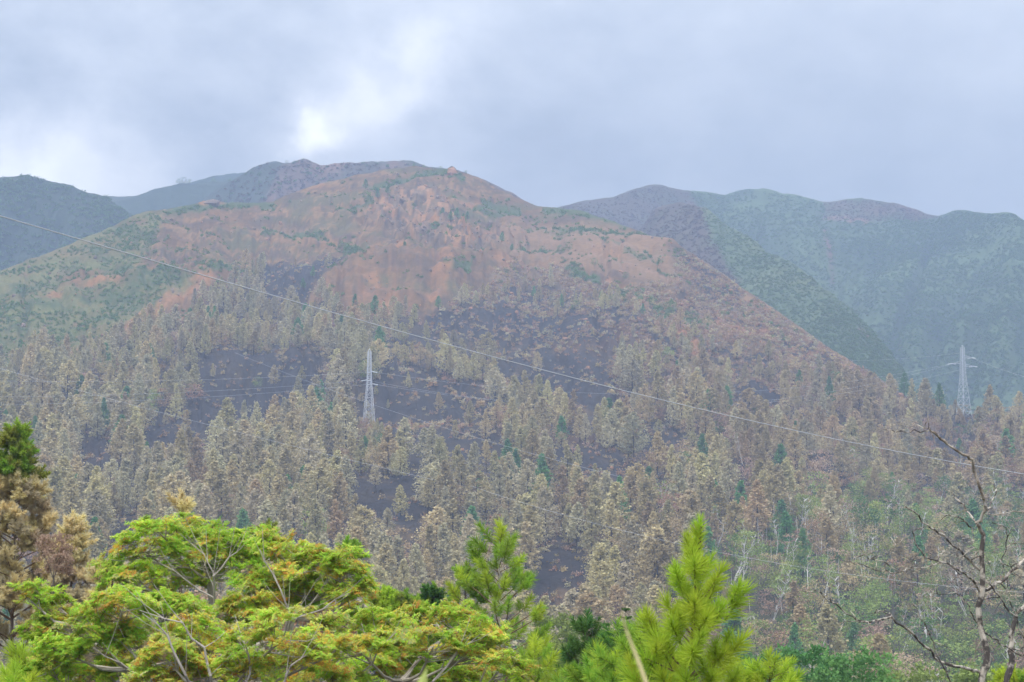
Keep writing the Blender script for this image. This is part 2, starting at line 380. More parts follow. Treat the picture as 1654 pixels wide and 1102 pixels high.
def color_main(px, py, x, y, t):
    n1 = fbm(x / 60, y / 60, 5, 31); n2 = fbm(x / 14, y / 14, 4, 32); n3 = fbm(px / 40., py / 9., 4, 33); n4 = fbm(px / 7., py / 60., 3, 34)
    C = np.ones(px.shape + (3,)) * np.array((.165, .108, .06))
    C = lerp(C, (.235, .145, .075), (n1 + .02) * 3); C = lerp(C, (.13, .10, .075), (n3 - .0) * 6)
    st = fbm(px / 120., py / 3.5, 3, 36); C = lerp(C, (.11, .115, .065), np.clip((st - .05) * 6, 0, .75) * (py < 420)); C = lerp(C, (.27, .19, .115), np.clip((-st - .08) * 6, 0, .6) * (py < 425))
    C = lerp(C, (.10, .075, .06), np.clip((n2 - .10) * 7, 0, .8)); C = lerp(C, (.12, .13, .065), np.clip((fbm(x / 35, y / 35, 4, 38) - .08) * 7, 0, .7))
    C = lerp(C, (.25, .145, .08), (n4 + .0) * 1.8 * ((py > 400) & (px > 480) & (px < 900)))
    for p in CLIFF: C = lerp(C, (.20, .16, .135), softpoly(px, py, p, 8) * (.75 + n2))
    C = lerp(C, (.175, .14, .105), softpoly(px, py, SCRUB_R, 14) * (.9 + n2))
    gm = softpoly(px, py, GREEN_L, 12)
    C = lerp(C, (.16, .19, .085), gm * (.85 + n1 * 1.5)); C = lerp(C, (.075, .12, .05), gm * (n3 + .0) * 5)
    C = lerp(C, (.20, .12, .085), gm * (n1 - .12) * 8)
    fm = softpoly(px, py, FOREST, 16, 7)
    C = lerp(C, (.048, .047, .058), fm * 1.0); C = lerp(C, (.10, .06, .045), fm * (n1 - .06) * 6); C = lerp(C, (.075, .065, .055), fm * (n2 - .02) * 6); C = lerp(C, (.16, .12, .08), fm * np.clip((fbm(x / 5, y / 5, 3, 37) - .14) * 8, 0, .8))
    lr = (fm > .5) & (px > 1150) & (py > 800) & (px > 1150 + (1102 - py) * .3)
    C = lerp(C, (.08, .10, .04), lr * .8 * (n1 + .6))
    for p in CLEAR: C = lerp(C, (.034, .035, .048), softpoly(px, py, p, 10) * (.85 - n2 * .8))
    for a in range(7):      # burnt runnels down the right flank
        x0, y0 = [(1090, 410), (1120, 440), (1180, 520), (1230, 530), (1290, 560), (1370, 600), (1110, 480)][a]
        C = lerp(C, (.045, .038, .045), near_line(px, py, [(x0, y0), (x0 + 60, y0 + 38)], 18, 8, 60 + a) * 2.0)
    q1 = np.abs(fbm(x / 22, y / 22, 4, 111)) * 2; q2 = fbm(px / 5., py / 5., 3, 112); calm = np.maximum(((px > 800) & (py < 455)) * 1.0, ((px > 520) & (px < 860) & (py > 410)) * .6); up = (1 - fm) * (1 - gm * .7) * (1 - .75 * calm)
    C = lerp(C, (.34, .225, .125), up * np.clip((.10 - q1) * 9, 0, .65)); C = lerp(C, (.075, .06, .05), up * np.clip((q2 - .16) * 9, 0, .75))
    for p in CLIFF: C = lerp(C, (.44, .27, .16), softpoly(px, py, p, 8) * np.clip((fbm(px / 9., py / 7., 3, 114) - .07) * 9, 0, .8)); C = lerp(C, (.07, .06, .06), softpoly(px, py, p, 8) * np.clip((fbm(px / 6., py / 5., 3, 115) - .08) * 9, 0, .85))
    for l, hw in GREENS: C = lerp(C, (.07, .12, .05), (near_line(px, py, l, hw) + n2 * 1.2 > .35) * .9 * (near_line(px, py, l, hw * 1.3) > 0))
    for l, hw in ORANGE: C = lerp(C, (.34, .19, .10), np.clip(near_line(px, py, l, hw) * 2.2, 0, 1) * np.clip(.55 + n2 * 3.5, 0, 1) * .9)
    C = lerp(C, (.30, .215, .145), softpoly(px, py, [(810, 350), (1000, 362), (1090, 400), (1130, 440), (1060, 450), (900, 425), (800, 400)], 8) * .55)
    for l, hw in GREENS: C = lerp(C, (.085, .13, .055), np.clip(near_line(px, py, l, hw, 2.) * 1.6 - .2, 0, 1) * (px > 800) * .8)
    for b in BENCH[:3]: C = lerp(C, (.29, .20, .145), near_line(px, py, [(a_, b_ + 6) for a_, b_ in b], 5, 1.5) * 1.3 * .6)
    return C * np.array((.80, .68, .52))
main.build('hillside', 'burnt mountainside with mine terraces, bare red-brown soil above and scorched forest below', M_terr, color_main, 900, 340)

def disp_back(px, py, x, y, t):
    k = np.clip((1 - t) / .22, 0, 1)
    gul = np.abs(fbm(px / 75. + py / 150., py / 400., 4, 44)) * 2
    return fbm(x / 300., y / 300., 4, 43) * 80 * k - (1 - gul) ** 3 * 34 * k + fbm(x / 45., y / 45., 3, 41) * 7 * (.4 + .6 * k)
def disp_right(px, py, x, y, t):
    z = disp_back(px, py, x, y, t)
    return z - 60 * near_line(px, py, [(1130, 335), (1230, 400), (1350, 480), (1430, 575), (1500, 660)], 60, 5, 71) ** 1.3 * np.clip((1 - t) / .2, 0, 1)
def col_right(px, py, x, y, t):
    n1 = fbm(x / 160, y / 160, 5, 51); n2 = fbm(x / 40, y / 40, 4, 52)
    C = np.ones(px.shape + (3,)) * np.array((.10, .155, .055)); C = lerp(C, (.13, .19, .065), (n2 + .05) * 3)
    C = lerp(C, (.05, .085, .05), (n1 - .02) * 4)
    C = lerp(C, (.115, .085, .06), softpoly(px, py, [(860, 300), (1100, 290), (1130, 330), (1120, 380), (1080, 400), (860, 400)], 16) * (.9 + n2))
    C = lerp(C, (.15, .085, .06), softpoly(px, py, [(1330, 318), (1520, 325), (1520, 352), (1440, 350), (1330, 352)], 16) * (.6 + n2 * 2))
    C = lerp(C, (.26, .12, .085), near_line(px, py, [(1115, 325), (1145, 345)], 10) * 1.5); C = lerp(C, (.28, .16, .11), near_line(px, py, [(1330, 354), (1400, 347)], 4) * 1.5)
    C = lerp(C, (.24, .11, .08), near_line(px, py, [(1335, 370), (1340, 410)], 5, 8) * 1.2); C = lerp(C, (.22, .11, .08), near_line(px, py, [(1365, 485), (1368, 510)], 3) * 1.2)
    return C * .66
right = Loft([(-500, 900), (700, 420), (870, 345), (905, 334), (940, 325), (1000, 315), (1045, 299), (1062, 298), (1085, 303), (1130, 308), (1165, 315), (1200, 307), (1235, 305), (1280, 314), (1335, 328),
              (1365, 322), (1390, 320), (1425, 325), (1445, 328), (1480, 338), (1515, 350), (1535, 342), (1560, 338), (1590, 344), (1625, 342), (1642, 347), (1654, 357), (1750, 400), (2150, 520)],
             [(-500, 3000), (900, 2700), (1200, 3000), (1500, 2900), (1654, 2700), (2150, 2500)], 1750, 760, disp=disp_right, seed=8)
right.build('mountain', 'green forested mountain behind the burnt hill on the right, red bare patches along its crest', M_green_hill, col_right, 620, 170)
def col_spur(px, py, x, y, t):
    n1 = fbm(x / 90, y / 90, 5, 61); n2 = fbm(x / 30, y / 30, 4, 62)
    C = np.ones(px.shape + (3,)) * np.array((.115, .165, .07)); C = lerp(C, (.16, .20, .085), (n2 + .05) * 3)
    C = lerp(C, (.13, .09, .065), softpoly(px, py, [(800, 250), (1125, 300), (1150, 400), (1200, 460), (1150, 500), (800, 500)], 16) * (.9 + n2))
    C = lerp(C, (.24, .12, .085), near_line(px, py, [(1390, 535), (1420, 560)], 4) * 1.2)
    return C * .62
spur = Loft([(-500, 900), (1000, 420), (1060, 335), (1100, 326), (1140, 338), (1200, 378), (1280, 428), (1340, 468), (1385, 508), (1435, 568), (1495, 645), (1530, 720), (1600, 850), (2150, 1200)],
            [(-500, 2100), (1060, 2300), (1250, 2000), (1500, 1700), (2150, 1500)], 1480, 740, disp=lambda px, py, x, y, t: fbm(x / 40., y / 40., 4, 66) * 8 + fbm(x / 150., y / 150., 3, 67) * 20 * np.clip((1 - t) / .15, 0, 1), seed=12, pxr=(900, 1700))
spur.build('mountain_spur', 'bright green spur running down between burnt hill and green mountain', M_green_hill, col_spur, 360, 130)
def col_back(px, py, x, y, t):
    n1 = fbm(x / 120, y / 120, 5, 71); n2 = fbm(x / 35, y / 35, 4, 72)
    C = np.ones(px.shape + (3,)) * np.array((.17, .115, .095)); C = lerp(C, (.09, .105, .07), (n1 + .02) * 4); C = lerp(C, (.24, .14, .10), (n2 - .05) * 4)
    C = lerp(C, (.07, .09, .065), softpoly(px, py, [(300, 250), (465, 250), (430, 300), (400, 340), (300, 360)], 12)); return C * .62
back = Loft([(-500, 700), (200, 420), (330, 322), (350, 305), (380, 289), (410, 270), (440, 259), (465, 263), (492, 256), (520, 266), (545, 264), (600, 261), (640, 259), (665, 258), (690, 268),
             (740, 275), (800, 298), (870, 336), (950, 380), (1200, 520), (2150, 900)], [(-500, 2400), (2150, 2400)], 1900, 520, disp=disp_back, seed=15, pxr=(100, 1100))
back.build('rear_hill', 'reddish-brown rounded summit rising behind the mine terraces', M_green_hill, col_back, 420, 110)
def col_dark(px, py, x, y, t):
    n1 = fbm(x / 120, y / 120, 5, 81); C = np.ones(px.shape + (3,)) * np.array((.055, .085, .05)); return lerp(C, (.09, .11, .06), (n1 + .05) * 3) * .6
left = Loft([(-500, 330), (-100, 300), (0, 286), (45, 282), (75, 291), (110, 299), (150, 313), (175, 322), (200, 338), (240, 365), (320, 430), (500, 560)],
            [(-500, 2300), (500, 2300)], 1900, 620, disp=disp_back, seed=17, pxr=(-500, 480))
left.build('far_hill', 'dark blue-green wooded mountain at the left edge, behind the green flank', M_green_hill, col_dark, 360, 110)
far = Loft([(-300, 420), (100, 350), (185, 326), (215, 317), (245, 307), (275, 300), (295, 296), (310, 298), (350, 293), (380, 296), (500, 330), (700, 400)],
           [(-300, 2750), (700, 2750)], 2350, 480, disp=disp_back, seed=19, pxr=(-200, 680))
far.build('far_ridge', 'blue hazy ridge between the left mountain and the red-brown summit', M_green_hill, col_dark, 300, 60)
cloudy = Loft([(-500, 330), (100, 322), (170, 317), (215, 317), (300, 296), (350, 284), (400, 278), (460, 285), (600, 330), (900, 350), (1200, 400)],
              [(-500, 3100), (1200, 3100)], 2900, 420, disp=None, seed=23, pxr=(-400, 1100))
cloudy.build('farthest_ridge', 'faint pale ridge lost in low cloud far behind the left saddle', M_green_hill, col_dark, 240, 40)

# ------------------------------------------------------------------ tree shapes for the hillsides
def leafquad(mb, c, s, rnd, mi=0, up=.3):
    n = Vector((rnd.gauss(0, 1), rnd.gauss(0, 1), rnd.gauss(0, 1) + up)).normalized()
    u = n.orthogonal().normalized(); v = n.cross(u); a = rnd.random() * 6.28
    u, v = u * math.cos(a) + v * math.sin(a), v * math.cos(a) - u * math.sin(a)
    s1 = s * rnd.uniform(.5, 1.1); s2 = s * rnd.uniform(.35, .8)
    mb.add([tuple(c - u * s1 * .5), tuple(c + v * s2 * .5 + n * s * .12), tuple(c + u * s1 * .5), tuple(c - v * s2 * .5)], [(0, 1, 2, 3)], mi)
def conifer(seed, h=1.0, rad=.235, base=.13, nb=130, nl=15, shape=1.0, sz=.052, thin=0.0):
    """unit-height conifer: crown and trunk builders"""
    r = random.Random(seed); cr = MB(); tr = MB()
    lean = (r.uniform(-.03, .03), r.uniform(-.03, .03))
    ax = lambda z: Vector((lean[0] * z + .008 * math.sin(z * 9 + seed), lean[1] * z, z))
    tr.tube([ax(-.04), ax(.3), ax(.65), ax(.97)], [.013, .011, .007, .002], 5)
    for i in range(nb):
        f = (i + r.random()) / nb; z = base + (1 - base) * f
        if r.random() < thin * (1 - f): continue
        prof = (1 - f) ** (.75 * shape) * min(1, (f + .12) * 4) * (.75 + .45 * r.random()) + .015
        a = r.random() * 6.283; L_ = rad * prof
        tip = ax(z) + Vector((math.cos(a) * L_, math.sin(a) * L_, L_ * .35))
        if i % 3 == 0: tr.tube([ax(z), tip], [.003, .001], 3, cap=False)
        for k in range(nl):
            q = r.uniform(.40, 1.06); c = ax(z).lerp(tip, q) + Vector((r.gauss(0, .016), r.gauss(0, .016), r.gauss(0, .015)))
            leafquad(cr, c, sz * r.uniform(.6, 1.1), r)
    for k in range(26):
        z = r.uniform(.93, 1.01); leafquad(cr, ax(z) + Vector((r.gauss(0, .008), r.gauss(0, .008), 0)), sz * .6, r, up=-.5)
    return tr, cr
def broadleaf(seed, nclump=26, nl=26, w=.36, base=.35, sz=.06, stems=3):
    r = random.Random(seed); cr = MB(); tr = MB(); top = []
    f0 = Vector((0, 0, base * r.uniform(.5, .8)))
    tr.tube([(0, 0, -.04), tuple(f0)], [.02, .014], 5)
    for s in range(stems):
        a = 6.283 * s / stems + r.random(); m = f0 + Vector((math.cos(a) * w * .3, math.sin(a) * w * .3, (1 - base) * .35))
        e = m + Vector((math.cos(a + .5) * w * .35, math.sin(a + .5) * w * .35, (1 - base) * .35)); tr.tube([f0, m, e], [.012, .008, .003], 4, cap=False); top += [m, e]
        for q in range(2):
            a2 = r.random() * 6.283; e2 = m + Vector((math.cos(a2) * w * .4, math.sin(a2) * w * .4, .2)); tr.tube([m, e2], [.005, .002], 3, cap=False); top.append(e2)
    for i in range(nclump):
        z = r.uniform(base, .97); k = math.sqrt(max(0.03, 1 - ((z - (base + .3)) / (1.02 - base - .3)) ** 2)) if z > base + .3 else .75 + r.random() * .25
        a = r.random() * 6.283; q = w * k * math.sqrt(r.uniform(.15, 1)); c0 = Vector((math.cos(a) * q, math.sin(a) * q, z)); cs = r.uniform(.05, .1) * (.62 if nclump > 50 else 1)
        for _ in range(nl):
            leafquad(cr, c0 + Vector((r.gauss(0, cs), r.gauss(0, cs), r.gauss(0, cs * .6))), sz * r.uniform(.6, 1.1), r, up=.6)
    return tr, cr
def paperbark(seed):
    """crooked pale stems with small tufts of leaves at the ends"""
    r = random.Random(seed); cr = MB(); tr = MB()
    for s in range(r.choice((1, 2, 2))):
        p = Vector((r.uniform(-.01, .01), 0, -.04)); pts = [p]; a = r.random() * 6.28
        for k in range(6):
            p = p + Vector((math.cos(a) * .035 + r.gauss(0, .018), math.sin(a) * .035 + r.gauss(0, .018), .15)); pts.append(p)
            if k > 1:
                for _ in range(2):
                    a2 = r.random() * 6.28; m = p + Vector((math.cos(a2) * .05, math.sin(a2) * .05, .06)); e = m + Vector((math.cos(a2) * .06, math.sin(a2) * .06, .07 + r.gauss(0, .03)))
                    tr.tube([p, m, e], [.006, .004, .0015], 4, cap=False)
                    for _ in range(16): leafquad(cr, e + Vector((r.gauss(0, .035), r.gauss(0, .035), r.gauss(0, .025))), .045, r)
        tr.tube(pts, [.016, .014, .012, .010, .008, .006, .003], 5)
    return tr, cr
def pole(seed):
    r = random.Random(seed); cr = MB(); tr = MB(); lx = r.uniform(-.05, .05)
    tr.tube([(0, 0, -.04), (lx * .4, 0, .4), (lx, .01, .98)], [.010, .008, .002], 4)
    for k in range(9):
        z = r.uniform(.4, .95); a = r.random() * 6.28; b = Vector((lx * z, 0, z)); L_ = r.uniform(.04, .11) * (1.2 - z)
        tr.tube([b, b + Vector((math.cos(a) * L_, math.sin(a) * L_, L_ * .8))], [.003, .001], 3, cap=False)
        for _ in range(3): leafquad(cr, b + Vector((math.cos(a) * L_, math.sin(a) * L_, L_ * .8)), .03, r)
    return tr, cr
def bush(seed, n=60, sz=.3):
    r = random.Random(seed); cr = MB()
    for i in range(n):
        a = r.random() * 6.28; e = math.asin(r.uniform(-.05, 1)); q = r.uniform(.55, 1) * (.8 + .3 * math.sin(a * 3 + seed))
        leafquad(cr, Vector((math.cos(a) * math.cos(e) * .6 * q, math.sin(a) * math.cos(e) * .6 * q, math.sin(e) * .85 * q)), sz, r, up=.8)
    return cr
def rockmb(seed):
    r = random.Random(seed); mb = MB(); vs = []; fs = []; n = 7
    for k, (z, q) in enumerate(((-.3, .8), (.1, 1), (.5, .75))):
        for j in range(n): a = 6.28 * j / n; w_ = q * r.uniform(.35, .62); vs.append((math.cos(a) * w_, math.sin(a) * w_, z + r.uniform(-.12, .12)))
    vs.append((r.uniform(-.1, .1), r.uniform(-.1, .1), .75))
    for k in range(2):
        for j in range(n): a = k * n + j; b = k * n + (j + 1) % n; fs += [(a, b, b + n), (a, b + n, a + n)]
    for j in range(n): fs.append((2 * n + j, 2 * n + (j + 1) % n, 3 * n))
    mb.add(vs, fs); return mb

class Kind:
    """shapes x tones; meshes are shared by single trees and by the massed ones"""
    def __init__(s, key, gens, tones, bark):
        s.items = []
        for ti, (tn, fm) in enumerate(tones):
            for gi, (tr, cr) in enumerate(gens):
                tm = tr.mesh(key + '_trunk', [bark]); cm = cr.mesh(key + '_crown', [fm])
                both = MB(); both.v = tr.v + cr.v; both.c = tr.c + cr.c; o = len(tr.v)
                both.f = tr.f + [tuple(i + o for i in f) for f in cr.f]; both.m = [0] * len(tr.f) + [1] * len(cr.f)
                s.items.append((tn, tm, cm, both.mesh(key, [bark, fm])))
con = [conifer(101), conifer(102, rad=.19, nb=120), conifer(103, rad=.27, base=.10, shape=1.2), conifer(104, rad=.22, base=.26, thin=.35), conifer(105, rad=.165, base=.18, nb=104, shape=.8), conifer(106, rad=.29, base=.15, shape=.7)]
K_pine = Kind('scorched_pine', con, [('olive', F_olive), ('grey', F_grey), ('tan', F_tan)], M_bark_dark)
K_gpine = Kind('green_pine', con[:4], [('green', F_green)], M_bark_dark)
bl = [broadleaf(201), broadleaf(202, 30, w=.42, base=.25), broadleaf(203, 22, w=.3, base=.45, stems=2)]
K_brown = Kind('scorched_broadleaf', bl, [('tan', F_tan), ('rust', F_rust), ('pink', F_pink)], M_bark_grey)
K_green = Kind('green_broadleaf', bl, [('green', F_lime), ('dark', F_bush)], M_bark_grey)
pb = [paperbark(k) for k in (301, 302, 303)]
K_paper = Kind('paperbark', pb, [('green', F_lime), ('tan', F_pink)], M_bark_white)
po = [pole(k) for k in (401, 402, 403)]
K_pole = Kind('bare_pole', po, [('bare', F_tan)], M_bark_grey)

def scatter(name, protos, pts, rz, sc, idx, label, tilt=None):
    """massed plants: one object whose points carry the shared meshes"""
    c = bpy.data.collections.new(name + '_kit')
    for i, me in enumerate(protos): c.objects.link(bpy.data.objects.new('kit_%s_%03d' % (name, i), me))
    me = bpy.data.meshes.new(name); me.vertices.add(len(pts)); me.vertices.foreach_set('co', np.asarray(pts, np.float32).ravel())
    a = me.attributes.new('rz', 'FLOAT_VECTOR', 'POINT'); rv = np.zeros((len(pts), 3), np.float32); rv[:, 2] = rz
    if tilt is not None: rv[:, :2] = tilt
    a.data.foreach_set('vector', rv.ravel())
    a = me.attributes.new('sc', 'FLOAT_VECTOR', 'POINT'); a.data.foreach_set('vector', np.asarray(sc, np.float32).ravel())
    a = me.attributes.new('idx', 'INT', 'POINT'); a.data.foreach_set('value', np.asarray(idx, np.int32))
    o = obj(name, me)
    t = bpy.data.node_groups.new(name, 'GeometryNodeTree')
    t.interface.new_socket('Geometry', in_out='INPUT', socket_type='NodeSocketGeometry'); t.interface.new_socket('Geometry', in_out='OUTPUT', socket_type='NodeSocketGeometry')
    gi = t.nodes.new('NodeGroupInput'); go = t.nodes.new('NodeGroupOutput'); ip = t.nodes.new('GeometryNodeInstanceOnPoints'); ci = t.nodes.new('GeometryNodeCollectionInfo')
    ci.inputs['Collection'].default_value = c; ci.inputs['Separate Children'].default_value = True; ci.inputs['Reset Children'].default_value = True
    ip.inputs['Pick Instance'].default_value = True
    def na(n, ty):
        x = t.nodes.new('GeometryNodeInputNamedAttribute'); x.data_type = ty; x.inputs[0].default_value = n; return [q for q in x.outputs if q.enabled][0]
    l = t.links.new
    l(gi.outputs[0], ip.inputs['Points']); l(ci.outputs[0], ip.inputs['Instance']); l(na('idx', 'INT'), ip.inputs['Instance Index'])
    l(na('rz', 'FLOAT_VECTOR'), ip.inputs['Rotation']); l(na('sc', 'FLOAT_VECTOR'), ip.inputs['Scale']); l(ip.outputs[0], go.inputs[0])
    md = o.modifiers.new('scatter', 'NODES'); md.node_group = t
    return tag(o, label, kind='stuff')

# ------------------------------------------------------------------ the forest on the burnt slope
def sparse(pts, dmin):
    """greedy thinning to a least spacing"""
    cell = {}; keep = []
    c0 = float(np.max(dmin))
    for i, (x, y) in enumerate(pts):
        k = (int(x // c0), int(y // c0)); ok = True
        for a in (-1, 0, 1):
            for b in (-1, 0, 1):
                for j in cell.get((k[0] + a, k[1] + b), ()):
                    if (pts[j][0] - x) ** 2 + (pts[j][1] - y) ** 2 < (min(dmin[i], dmin[j])) ** 2: ok = False; break
                if not ok: break
            if not ok: break
        if ok: cell.setdefault(k, []).append(i); keep.append(i)
    return np.array(keep, int)
NC = 24000
px = RS.uniform(-160, 1814, NC); d = np.sqrt(RS.uniform(455 ** 2, 1500 ** 2, NC))
t = main.t_of_d(px, d); ok = t < .995; px, t, d = px[ok], t[ok], d[ok]
py = main.py(px, t)
hp_ = 14 / d * F
inF = inpoly(px, py, FOREST, 10, 7) & (py > main.ridge(px) + 3)
clear = np.zeros(len(px), bool)
for p in CLEAR: clear |= inpoly(px, py, p, 8) | inpoly(px, py - .45 * hp_, p, 8) | inpoly(px, py - .85 * hp_, p, 8)
low = main.pos(px, t)
dn = fbm(low[:, 0] / 55, low[:, 1] / 55, 3, 91)
upper = np.clip((690 - py) / 150, 0, 1)                        # thinner towards the bare soil
rightpart = np.clip((px - 950) / 200, 0, 1)
prob = np.clip(.95 - .30 * upper + dn * 2.4, .03, 1) * np.where(clear, .035, 1)
prob *= np.where((py < 600) & (px > 660) & (px < 1150), .30, 1)
keep = inF & (RS.rand(len(px)) < prob)
px, py, t, d, low, upper = px[keep], py[keep], t[keep], d[keep], low[keep], upper[keep]
kp = sparse([tuple(p[:2]) for p in low], RS.uniform(5.6, 9.4, len(px)) * (1 + .1 * upper))
px, py, t, d, low = px[kp], py[kp], t[kp], d[kp], low[kp]
nT = len(px)
kinds = [K_pine, K_gpine, K_brown, K_green, K_paper, K_pole]
kind = np.zeros(nT, int); var = np.zeros(nT, int); H = np.zeros(nT)
for i in range(nT):
    x_, y_ = px[i], py[i]; rgt = min(1, max(0, (x_ - 900) / 300)); lr = x_ > 1180 + max(0, 950 - y_) * .9 and y_ > 800
    q = RS.rand()
    if lr: pr = [.10, .03, .22, .37, .22, .06]
    elif 1130 < x_ < 1420 and 880 < y_ < 1010: pr = [.22, .03, .20, .05, .10, .40]
    else:
        pr = [.80 - .30 * rgt, .035 + .03 * (x_ < 250), .14 + .25 * rgt, .01 + .01 * rgt, .035 * rgt * (y_ > 700), .0 + .04 * rgt]
    k = int(np.searchsorted(np.cumsum(pr) / sum(pr), q)); kind[i] = k
    n = len(kinds[k].items); gN = {0: 6, 1: 4, 2: 3, 3: 3, 4: 3, 5: 3}[k]
    if k == 0: tone = RS.choice(3, p=[.50 - .25 * rgt, .38 - .23 * rgt, .12 + .48 * rgt])
    elif k == 2: tone = RS.choice(3, p=[.45, .3, .25])
    elif k in (3, 4): tone = RS.choice(2, p=[.65, .35])
    else: tone = 0
    var[i] = tone * gN + RS.randint(gN)
    hh = {0: (11, 22), 1: (12, 20), 2: (6, 13), 3: (8, 14), 4: (10, 15), 5: (9, 16)}[k]
    H[i] = RS.uniform(*hh) * (1 - .25 * min(1, max(0, (640 - y_) / 160))) * (.72 if (y_ < 600 and x_ > 640) else 1)
    if clear[keep][kp][i]: H[i] *= .62
    # nothing grows tall in front of the pylon's foot
    if abs(x_ - 596) < 34 and 640 < y_ < 775: H[i] = min(H[i], 5 + max(0, (y_ - 690)) * .07)
    if abs(x_ - 1556) < 26 and y_ < 760: H[i] = min(H[i], 9)
rz = RS.uniform(0, 6.28, nT); fat = RS.uniform(.9, 1.45, nT)
hpx = H / d * F
topy = py - hpx
# the bottom of the frame is taken by the near trees
near_top = np.interp(px, [-50, 0, 80, 150, 230, 420, 590, 640, 760, 850, 1000, 1060, 1200, 1240, 1300, 1700], [650, 700, 780, 900, 860, 870, 920, 980, 980, 1040, 1040, 1000, 1030, 1090, 1120, 1130])
seen = (px > 5) & (px < 1650) & (topy < near_top - 8)
single = np.zeros(nT, bool)
LIM = {0: 300, 1: 120, 2: 220, 3: 120, 4: 110, 5: 110}
for k in range(6):
    c = np.where((kind == k) & seen)[0]; c = c[np.argsort(-hpx[c])][:LIM[k]]; single[c] = True
ORD = 'first second third fourth fifth sixth seventh eighth ninth tenth eleventh twelfth thirteenth fourteenth fifteenth sixteenth seventeenth eighteenth nineteenth twentieth'.split()
LM = [(28, 760, 'left-edge half-green pine'), (160, 740, 'dark gap on the left'), (120, 860, 'golden scorched near pine'), (290, 800, 'lone tan pine tip'), (370, 650, 'left ash clearing'), (300, 560, 'upper left red gully'),
      (438, 850, 'yellow-green blurred pine tip'), (500, 760, 'slope left of the pylon'), (596, 660, 'lattice pylon in mid-slope'), (640, 830, 'central dark hollow'), (562, 880, 'small pine tip over broadleaf crown'),
      (700, 650, 'ash clearing right of the pylon'), (720, 720, 'lower ash terrace'), (720, 900, 'slope above the broadleaf canopy'), (800, 860, 'tall airy green pine'), (850, 520, 'upper dark rocky slope'), (850, 660, 'orange track'),
      (900, 620, 'dark clearing right of centre'), (910, 940, 'dark hollow by the lime pine'), (950, 750, 'central ash hollow'), (1000, 850, 'lower power line'), (1060, 700, 'near cable at mid-span'), (1130, 850, 'lime green near pine'),
      (1160, 560, 'orange scar on the right flank'), (1200, 760, 'slope right of centre'), (1250, 920, 'stand of thin bare poles'), (1300, 640, 'shoulder of the right flank'), (1330, 790, 'pale green grove'), (1350, 1060, 'round blue-green trees'),
      (1400, 720, 'right end of near cable'), (1450, 850, 'white-stemmed trees'), (1450, 980, 'bright green thicket'), (1500, 700, 'tip of the dead tree'), (1556, 650, 'pylon on the right shoulder'), (1600, 800, 'upper limbs of dead tree'), (1610, 950, 'trunk of the bare dead tree')]
WORD = {0: 'scorched pine', 1: 'green pine', 2: 'scorched broadleaf tree', 3: 'green broadleaf tree', 4: 'white-stemmed tree', 5: 'thin bare burnt tree'}
GROUPS = {0: 'fire-scorched pines on the burnt slope', 1: 'surviving green pines on the slope', 2: 'scorched broadleaf trees on the slope', 3: 'green broadleaf trees on the lower slope', 4: 'pale-stemmed paperbark trees on the slope', 5: 'bare burnt poles of trees on the slope'}
NAMES = {0: 'scorched_pine_tree', 1: 'green_pine_tree', 2: 'scorched_broadleaf_tree', 3: 'green_broadleaf_tree', 4: 'paperbark_tree', 5: 'bare_burnt_tree'}
bins = {}
for i in np.where(single)[0]:
    cx, cyy = px[i], (topy[i] + py[i]) / 2
    m = min(LM, key=lambda q: (q[0] - cx) ** 2 + 2.2 * (q[1] - cyy) ** 2); dx, dy = cx - m[0], cyy - m[1]
    if abs(dy) > abs(dx) * .8: rel = 'above' if dy < 0 else 'below'
    else: rel = 'left of' if dx < 0 else 'right of'
    tone = kinds[kind[i]].items[var[i]][0]
    bins.setdefault((kind[i], tone, rel, m[2]), []).append(i)
for (k, tone, rel, m), ids in bins.items():
    ids.sort(key=lambda i: px[i])
    for r_, i in enumerate(ids):
        tw = '' if tone in ('green', 'bare') else tone + ' '
        lab = '%s%s %s the %s' % (tw, WORD[k], rel, m)
        if len(ids) > 1:
            pos_ = 'leftmost' if r_ == 0 else 'rightmost' if r_ == len(ids) - 1 else ORD[min(r_, 19)] + ' from left'
            lab = pos_ + ' ' + lab
        if len(lab.split()) > 16: lab = ' '.join(lab.split()[:16])
        r = thing(NAMES[k], lab, 'tree' if k else 'tree', tuple(low[i]), GROUPS[k])
        r.rotation_euler = (0, 0, rz[i]); r.scale = (H[i] * fat[i], H[i] * fat[i], H[i])
        it = kinds[k].items[var[i]]
        obj('trunk', it[1], r); obj('crown', it[2], r)
protos = []; off = []
for K in kinds: off.append(len(protos)); protos += [it[3] for it in K.items]
ms = ~single
scatter('burnt_forest', protos, low[ms], rz[ms], np.stack([H[ms] * fat[ms], H[ms] * fat[ms], H[ms]], -1), [off[kind[i]] + var[i] for i in np.where(ms)[0]],
        'dense scorched forest covering the slope behind and between the single trees')
print('forest', nT, 'single', single.sum())

# ------------------------------------------------------------------ scrub, rocks and bushes
def sample(loft, n, x0, x1, tmin=0.0, tmax=.995):
    px = RS.uniform(x0, x1, n); Dm = loft.D(px); u = RS.rand(n)
    a = loft.d0 * (Dm / loft.d0) ** tmin; b = loft.d0 * (Dm / loft.d0) ** tmax
    d = np.sqrt(a * a + u * (b * b - a * a)); t = loft.t_of_d(px, d); return px, loft.py(px, t), t, loft.pos(px, t)
bm = [bush(k) for k in (501, 502, 503)]
B_tan = [b.mesh('bush_tan', [F_tan]) for b in bm]; B_rust = [b.mesh('bush_rust', [F_rust]) for b in bm]; B_green = [b.mesh('bush_green', [F_bush]) for b in bm]; B_pink = [b.mesh('bush_pink', [F_pink]) for b in bm]
B_grey = [b.mesh('bush_grey', [F_grey]) for b in bm]
